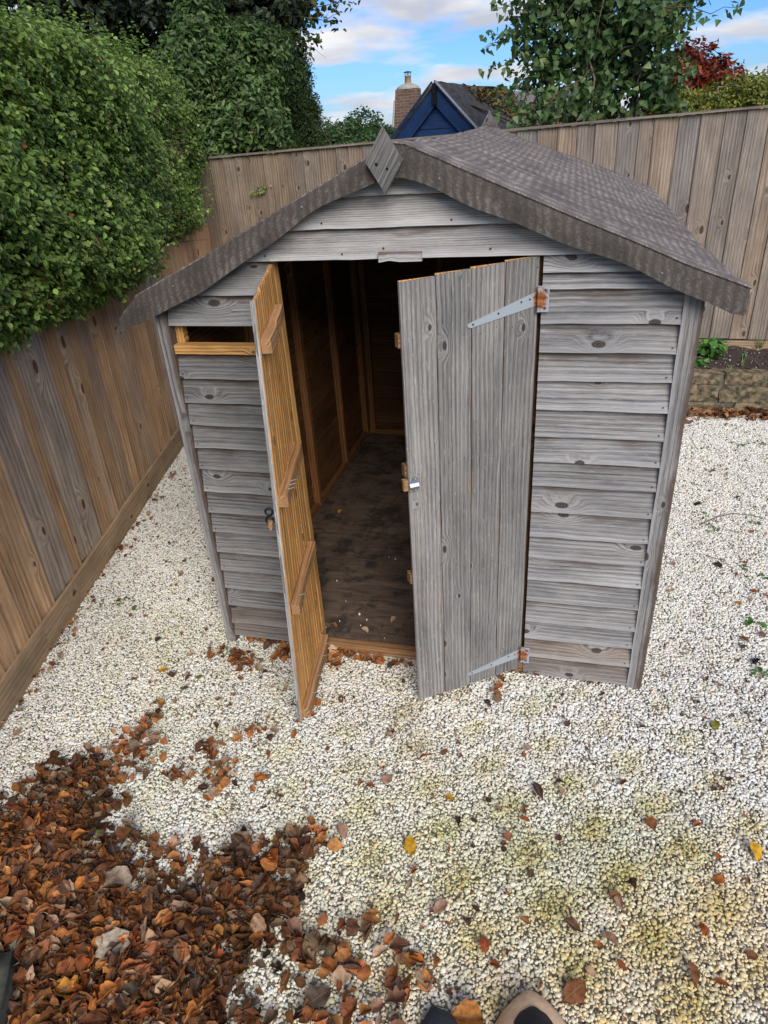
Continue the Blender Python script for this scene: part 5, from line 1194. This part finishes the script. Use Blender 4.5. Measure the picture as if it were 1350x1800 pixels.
named = [((749, 1336), .050, OR, 'oval', 'bright orange-red leaf alone on the gravel below the right door'), ((721, 1487), .060, YE, 'oval', 'golden yellow leaf, largest of the yellow ones, bottom centre gravel'),
 ((791, 1405), .036, YE, 'oval', 'small yellow leaf beside a curled brown one, mid gravel'), ((1326, 1503), .055, YE, 'oval', 'yellow and brown blotched leaf by the right edge'), ((1257, 1277), .045, OL, 'oval', 'olive green-yellow leaf on the right gravel'),
 ((289, 1180), .050, YE, 'pointed', 'folded yellow leaf on the gravel left of the left door'), ((350, 1191), .034, OL, 'oval', 'small olive-yellow leaf in front of the left clapboards'), ((627, 1160), .046, (.55, .2, .03), 'oval', 'vivid orange leaf just outside the threshold'),
 ((460, 1372), .055, OR, 'oval', 'orange-brown broad leaf between pile and left door'), ((946, 1394), .062, DK, 'pointed', 'dark curled brown leaf, mid right gravel'), ((1140, 1453), .052, (.38, .16, .06), 'oval', 'pale orange-brown leaf on its own, lower right gravel'),
 ((806, 1448), .045, DK, 'pointed', 'dark pointed leaf below the small yellow leaf'), ((1006, 1628), .050, (.15, .08, .05), 'oval', 'rounded dull brown leaf, lower centre right'), ((822, 1625), .035, (.14, .08, .05), 'oval', 'small dark oval leaf low in the centre'),
 ((774, 1596), .050, PI, 'oval', 'greyish pink leaf with raised edge, lower centre'), ((1262, 1550), .050, OR, 'pointed', 'bent orange leaf near the lower right edge'), ((1090, 1588), .048, PI, 'pointed', 'pale pinkish leaf, lower right'),
 ((680, 1372), .046, PI, 'oval', 'pale tan upright leaf on the centre gravel'), ((1072, 1660), .055, PI, 'pointed', 'curled tan leaf above the lower right corner'), ((1215, 1715), .060, BR, 'pointed', 'curled brown leaf near the bottom right corner'),
 ((600, 1465), .055, PI, 'oval', 'pinkish tan leaf right of the leaf pile edge'), ((852, 1665), .040, RD, 'oval', 'small deep red-brown leaf, bottom centre'), ((730, 1690), .055, OR, 'pointed', 'rust coloured leaf at the right tip of the leaf litter'),
 ((205, 1548), .095, (.42, .33, .24), 'oval', 'large pale tan leaf lying on the leaf pile'), ((205, 1662), .090, (.46, .40, .30), 'maple', 'pale lobed sycamore leaf on the leaf pile'), ((50, 1645), .060, CR, 'pointed', 'cream coloured crisp leaf near the left edge of the pile'),
 ((32, 1662), .055, CR, 'pointed', 'narrow cream leaf beside the left edge stone'), ((120, 1750), .075, (.5, .24, .03), 'maple', 'amber leaf near the bottom of the leaf pile'), ((820, 1790), .080, (.40, .17, .04), 'maple', 'orange-brown leaf beside the dark grey pointed shoe'),
 ((108, 1337), .055, (.04, .16, .02), 'oval', 'single dark green leaf at the top of the leaf pile'), ((1010, 1750), .075, BR, 'oval', 'brown leaf under the toe of the tan shoe'), ((520, 1640), .075, (.34, .21, .14), 'oval', 'pale veined leaf at the right rim of the leaf pile'),
 ((560, 1760), .085, (.14, .10, .07), 'oval', 'big dull grey-brown leaf by the bottom edge'), ((583, 1700), .07, (.34, .12, .03), 'pointed', 'long orange leaf bridging pile and gravel'), ((1240, 1235 - 40), .03, BR, 'oval', 'small brown leaf right of the shed corner post'),
 ((858, 1208 + 30), .04, DK, 'oval', 'dark crumpled leaf in front of the right door'), ((600, 1230), .045, (.2, .11, .08), 'oval', 'mauve-brown leaf right of the left door foot'), ((555, 1238), .05, OR, 'pointed', 'orange curled leaf at the foot of the left door')]
for px_, L, c, k_, lab in named: one_leaf(px_, L * 1.05, np.array(c), k_, lab, .22, .010 if px_[0] > 560 else .012, z=.0) if False else one_leaf(px_, L * 1.05, np.array(c), k_, lab, tilt=.22, z=(.030 if (px_[1] > 1500 and px_[0] < 500) else .006))
# the rest of the scattered ones (look-alikes)
zs = [((120, 980, 330, 1130), 9), ((180, 1000, 400, 1250), 12), ((400, 1180, 560, 1300), 12), ((300, 1240, 560, 1420), 18), ((560, 1200, 900, 1440), 16), ((560, 1440, 900, 1700), 14), ((900, 1200, 1340, 1450), 16), ((880, 1450, 1340, 1780), 18), ((1180, 800, 1345, 1150), 18), ((1160, 1000, 1345, 1240), 8)]
kinds = [('brown', (.20, .085, .035)), ('rust-red', (.30, .075, .02)), ('pale tan', (.36, .23, .14)), ('dark', (.075, .045, .03)), ('orange-brown', (.38, .14, .03))]
ztxt = ['by the left fence', 'between the left fence and the shed', 'left of the open left door', 'between leaf pile and left door', 'in front of the doorway', 'on the centre foreground', 'in front of the right clapboards', 'on the lower right foreground', 'right of the shed near the bed', 'right of the shed corner post']
for zi, ((x0, y0, x1, y1), cnt) in enumerate(zs):
    for _ in range(cnt):
        px_ = (rnd.uniform(x0, x1), rnd.uniform(y0, y1)); q = gp(px_)
        if q[0] < LF0[0] + (q[1] - LF0[1]) * -.236 + .06 or (-.03 < q[0] < 1.86 and q[1] > -.05): continue
        kn, kc = rnd.choice(kinds)
        sz_ = rnd.uniform(.016, .042); sh_ = rnd.choice(('oval', 'pointed')); sw = 'tiny' if sz_ < .025 else 'small' if sz_ < .034 else 'medium'
        one_leaf(px_, sz_, np.array(kc) * rnd.uniform(.75, 1.2), sh_, '%s %s %s dead leaf on the gravel %s' % (sw, SHP[sh_], kn, ztxt[zi]), .25, .007, group='leaves scattered on the gravel %s' % ztxt[zi])
# topmost leaves of the pile
for _ in range(110):
    for _t in range(50):
        px_ = (rnd.uniform(0, 520), rnd.uniform(1440, 1800)); q = gp(px_)
        if inpoly(np.array([q[0]]), np.array([q[1]]), pile)[0] and pdist(np.array([q[0]]), np.array([q[1]]), pile)[0] > .07: break
    kn, kc = rnd.choice(kinds); part = ('bottom ' if px_[1] > 1680 else 'middle ' if px_[1] > 1560 else 'top ') + ('left' if px_[0] < 170 else 'centre' if px_[0] < 340 else 'right')
    sz_ = rnd.uniform(.036, .066); sh_ = rnd.choice(('oval', 'pointed', 'oval', 'maple')); sw = 'small' if sz_ < .046 else 'medium' if sz_ < .056 else 'large'
    one_leaf(px_, sz_, np.array(kc) * rnd.uniform(.9, 1.35), sh_, '%s %s %s dead leaf on the %s of the leaf pile' % (sw, SHP[sh_], kn, part), .4, rnd.uniform(.020, .030), group='leaves topping the leaf pile')
# bits on the shed floor
for px_, lab, c in (((597, 900), 'yellow leaf scrap on the dark shed floor', YE), ((640, 1112), 'crumpled tan leaf just inside the threshold', TA), ((672, 1108), 'pale yellowish leaf just inside the threshold', (.4, .33, .12)), ((588, 1100), 'rust brown leaf in the left corner of the doorway', (.3, .12, .05)), ((693, 1092), 'small curled tan leaf on the shed floor', TA)):
    one_leaf(px_, .04, np.array(c), 'oval', lab, .3, .051)
pts = []
for px_ in ((684, 980), (695, 983), (597, 1092), (632, 1080), (634, 1100), (645, 1090), (573, 1103), (592, 1021), (608, 1057), (676, 1122)): q = gp(px_, .05); pts.append((q[0], q[1], .052))
pts = np.array(pts); n_ = len(pts); o = instancer('stray_pebbles', pts, rs.uniform(0, 6, (n_, 3)), np.tile(rs.uniform(.008, .013, (n_, 1)), (1, 3)), rs.randint(0, 4, n_), np.tile(np.array((.75, .74, .7, 1)), (n_, 1)), pebble_sources(4, 'stray_pebble')); tag(o, 'few white pebbles kicked onto the shed floor', 'pebbles', kind='stuff')

# ------------------------------------------------------------------ twigs
def twig(pxs, z, r, lab, zl=None):
    P = [gp(p, z) for p in pxs]; V, Fq = tube([(P, list(np.linspace(r, r * .5, len(P))))], 6); tag(bulk('twig', V, Fq, 4, M['twig'], smooth=True), lab, 'twig')
twig([(644, 943), (672, 905), (700, 870), (716, 855)], .058, .0022, 'thin straw-coloured stick lying across the shed floor')
twig([(1232, 921), (1262, 908), (1290, 902), (1322, 906), (1348, 912)], .012, .0028, 'curved brown twig on the gravel right of the shed')
twig([(1240, 975), (1256, 981), (1272, 984)], .010, .002, 'short dark twig beside a black scrap, right of the shed')
twig([(1265, 1041), (1280, 1042), (1294, 1030)], .010, .0018, 'thin arched twig on the right gravel')
twig([(1215, 770), (1222, 785), (1228, 790)], .010, .0022, 'short dark twig near the banked leaves')
twig([(60, 1652), (90, 1632), (122, 1616)], .055, .0018, 'pale bent stem on the leaf pile near the left edge')
# ------------------------------------------------------------------ weeds, grass tufts, nettles
def weed(px_, n_, R, size, col, lab, z=0.0, shape='oval', name='weed', cat='weed', h=.02, group=None, base=None):
    g = gp(px_, z) if base is None else np.array(base, float); root = tag(empty(name, (float(g[0]), float(g[1]), float(g[2]))), lab, cat, group)
    a = rs.uniform(0, 6.28, n_); rr = R * np.sqrt(rs.uniform(.05, 1, n_)); P = np.stack([g[0] + rr * np.cos(a), g[1] + rr * np.sin(a), g[2] + rs.uniform(.3, 1, n_) * h], 1)
    leaves('leaf_blades', P, rs.normal(0, .25, (n_, 3)) + (0, 0, 1), np.stack([np.cos(a), np.sin(a), np.full(n_, .1)], 1), rs.uniform(size * .7, size * 1.2, n_), palette(n_, [col, tuple(x * 1.5 for x in col), tuple(x * .6 for x in col)], None, .15), shape, M['leaf'], root)
    tube_obj('stems', [([g, g + (p - g) * .6 + np.array((0, 0, .003)), p], [.0014, .001, .0008]) for p in P], M['leaf'] if 0 else stem_m, root, 4)
stem_m = plain('green_stem', (.09, .16, .03), .6, 0, .2, 40, 0)
WG = (.085, .22, .03)
for px_, n_, R, s_, lab in (((1328, 1096), 5, .018, .045, 'bright green broad-leaved seedling near the right edge'), ((1305, 1000), 5, .02, .03, 'three-leaved green seedling left of the curved twig end'), ((1318, 1022), 6, .02, .022, 'small green weed just below the three-leaved seedling'),
    ((1255, 934), 6, .02, .022, 'small green weed below the curved twig'), ((1242, 906), 5, .02, .025, 'little weed at the left end of the curved twig'), ((1325, 922), 5, .025, .022, 'green weed below the twig near the right edge'), ((1240, 790), 5, .02, .02, 'tiny green weed on the far right gravel'),
    ((1300, 782), 8, .05, .022, 'straggling weeds close to the banked leaves'), ((1338, 782), 8, .04, .025, 'weed clump close to the banked leaves at the right edge'), ((1225, 855), 4, .02, .02, 'small pale weed right of the shed post'), ((1340, 1190), 6, .025, .03, 'green weed cut by the right edge below the seedling'),
    ((217, 1062), 4, .02, .035, 'green leaf sprig on the gravel beside the left fence'), ((240, 1069), 3, .012, .022, 'tiny green leaf pair beside the sprig near the left fence'), ((170, 1480), 6, .02, .02, 'small green weed showing through the leaf pile edge'), ((1345, 1015), 5, .02, .02, 'small weed at the right edge level with the seedlings'), ((1228, 887), 4, .015, .015, 'minute weed between twig and shed post'),
    ((400, 1150), 5, .03, .02, 'thin green sprig amid leaves before the left clapboards')):
    weed(px_, n_, R, s_, WG, lab, h=.014 if s_ < .03 else .02)
# nettle-like plant by the bed
def nettle(px_, Y, lab, n_, R, hgt):
    c = at(px_, Y); root = tag(empty('leafy_plant', (c[0], c[1], .3)), lab, 'plant'); P = []; tb = []
    for k in range(n_):
        a = rnd.uniform(0, 6.28); rr = R * rnd.uniform(.1, 1); t = c + np.array((rr * math.cos(a), rr * math.sin(a) * .6, rnd.uniform(-.5, .5) * hgt)); tb.append(([(c[0], c[1], .31), (c + t) / 2, t], [.003, .002, .001]))
        for q in range(6): P.append(t + rs.normal(0, .02, 3))
    P = np.array(P); n_ = len(P); tube_obj('stems', tb, stem_m, root, 4)
    leaves('leaf_blades', P, rs.normal(0, .35, (n_, 3)) + (0, -.3, 1), rs.normal(0, 1, (n_, 3)), rs.uniform(.04, .065, n_), palette(n_, [(.08, .24, .035), (.12, .32, .05), (.05, .15, .03)]), 'poplar', M['leaf'], root)
nettle((1238, 615), 3.50, 'bright green nettle-like plant between shed and soil bed', 26, .16, .12); nettle((1222, 640), 3.3, 'darker low plant at the near corner of the soil bed', 10, .06, .08)
def tuft(px_, z, n_, lab, h=.09):
    g = gp(px_, z); V = []; Fq = []
    for k in range(n_):
        a = rnd.uniform(0, 6.28); L = h * rnd.uniform(.5, 1.2); d = np.array((math.cos(a), math.sin(a), 0)); s = np.array((-math.sin(a), math.cos(a), 0)) * .0025; b = g + d * rnd.uniform(0, .02); i0 = len(V)
        for t, w in ((0, 1), (.5, .9), (1, .15)):
            p = b + d * L * .55 * t * t + np.array((0, 0, L * t * (1 - .25 * t))); V += [p - s * w, p + s * w]
        Fq += [(i0, i0 + 1, i0 + 3, i0 + 2), (i0 + 2, i0 + 3, i0 + 5, i0 + 4)]
    me = bulk('grass_tuft', V, Fq, 4, stem_m, smooth=True); tag(me, lab, 'grass tuft')
tuft((1270, 615), .36, 9, 'grass tuft right beside the nettle-like plant'); tuft((1336, 612), .36, 14, 'grass tuft against the fence near the right edge', .13); tuft((1310, 630), .34, 8, 'short grass tuft in the middle of the soil bed', .08); tuft((1285, 655), .32, 6, 'sparse grass blades at the front of the soil bed', .08); tuft((1305, 645), .32, 7, 'leaning grass blades near the wall coping', .1)
# ivy sprig on the back fence
c = BF0 + db_ * .62 + np.array(nb) * .03; P = np.array([(c[0] + rs.normal(0, .06), c[1] - .01, 1.64 + rs.normal(0, .012)) for _ in range(34)]); P[:, 2] += (P[:, 0] - c[0]) * .25
root = tag(empty('ivy_sprig', (c[0], c[1], 1.64)), 'small green creeper sprig poking through the back fence boards', 'creeper')
leaves('leaf_blades', P, rs.normal(0, .4, (34, 3)) + (0, -1, .3), rs.normal(0, 1, (34, 3)), rs.uniform(.02, .04, 34), palette(34, HG), 'privet', M['leaf'], root); tube_obj('stems', [([(c[0] - .1, c[1], 1.62), (c[0], c[1] - .02, 1.64), (c[0] + .12, c[1] - .01, 1.67)], [.003, .002, .001])], M['twig'], root, 5)
# small dark blots on the gravel: black withered stems
for px_, lab in (((1226, 888), 'black withered leaf right of the shed post'), ((1262, 993), 'black shrivelled scrap below the short twig'), ((1330, 1166), 'black shrivelled scrap near the right edge')): one_leaf(px_, .04, np.array((.012, .012, .012)), 'maple', lab, .4, .006)

# ------------------------------------------------------------------ stone edging and shoes at the bottom
def slabs():
    r = random.Random(3); bm = bmesh.new(); bmesh.ops.create_cube(bm, size=1); bmesh.ops.subdivide_edges(bm, edges=bm.edges[:], cuts=6, use_grid_fill=True)
    a = gp((14, 1800)); b = gp((-6, 1690)); 
    for v in bm.verts:
        v.co += Vector((r.gauss(0, .008), r.gauss(0, .008), r.gauss(0, .012))); v.co = Vector((v.co.x * .40, v.co.y * .36, v.co.z * .10))
    me = bpy.data.meshes.new('edging_stone'); bm.to_mesh(me); bm.free(); o = link('edging_stone', me, M['slab']); me.polygons.foreach_set('use_smooth', [True] * len(me.polygons))
    g = gp((0, 1690)); o.rotation_euler = (0, 0, math.radians(-62)); o.location = (-.045, -1.76, .04); tag(o, 'mossy grey-green stone block cut by the lower left edge', 'stone')
slabs()
def shoe(name, label, tip, ang, L, wdt, mat, upper, pointed, parts):
    root = tag(empty(name, (float(tip[0]), float(tip[1]), 0)), label, 'shoe')
    d = np.array((math.sin(ang), math.cos(ang))); s = np.array((d[1], -d[0]))
    def sec(prof, hts, lift, mname, m):
        V = []; uv = []; n1 = len(prof); kk = 16
        for (t, w), h in zip(prof, hts):
            c = np.array(tip) - d * L * t
            for i in range(kk):
                th = 2 * math.pi * i / kk; cx = math.cos(th); cz = math.sin(th)
                hz = h * (max(cz, 0) ** .8 if cz > 0 else -.18 * abs(cz)); q = c + s * w * wdt * cx * (1 if cz < .2 else (1 - .25 * cz)); V.append((q[0], q[1], lift + hz))
        Fc = [(j * kk + i, j * kk + (i + 1) % kk, (j + 1) * kk + (i + 1) % kk, (j + 1) * kk + i) for j in range(n1 - 1) for i in range(kk)]
        Fc += [tuple(range(kk))[::-1], tuple((n1 - 1) * kk + i for i in range(kk))]
        return mesh(mname, V, Fc, m, root, smooth=True)
    if pointed: prof = [(0, .04), (.04, .16), (.12, .36), (.25, .46), (.5, .44), (.8, .38), (1, .3)]
    else: prof = [(0, .03), (.02, .10), (.07, .20), (.17, .34), (.30, .46), (.45, .48), (.75, .40), (1, .34)]
    hts = [.012, .02, .034, .048, .058, .085, .095, .10][:len(prof)]
    sec(prof, hts, .022, 'toe_cap', mat); sec([(t - .005 if t else -.006, w + .03) for t, w in prof], [.012] * len(prof), .008, 'sole', M['black'])
    if upper: sec([(.20, .03), (.21, .14), (.25, .25), (.33, .33), (.5, .40), (.8, .38), (1, .34)], [.050, .060, .068, .082, .11, .14, .15], .022, 'upper', upper)
tt = gp((932, 1738), .04); shoe('shoe', 'tan toe of a shoe with a black upper, at the bottom edge', (tt[0], tt[1]), math.radians(-8), .29, .22, M['tan'], M['black'], False, None)
tt = gp((760, 1768), .03); shoe('shoe', 'dark grey pointed shoe tip poking in at the bottom edge', (tt[0], tt[1]), math.radians(-28), .28, .13, M['slate'], None, True, None)
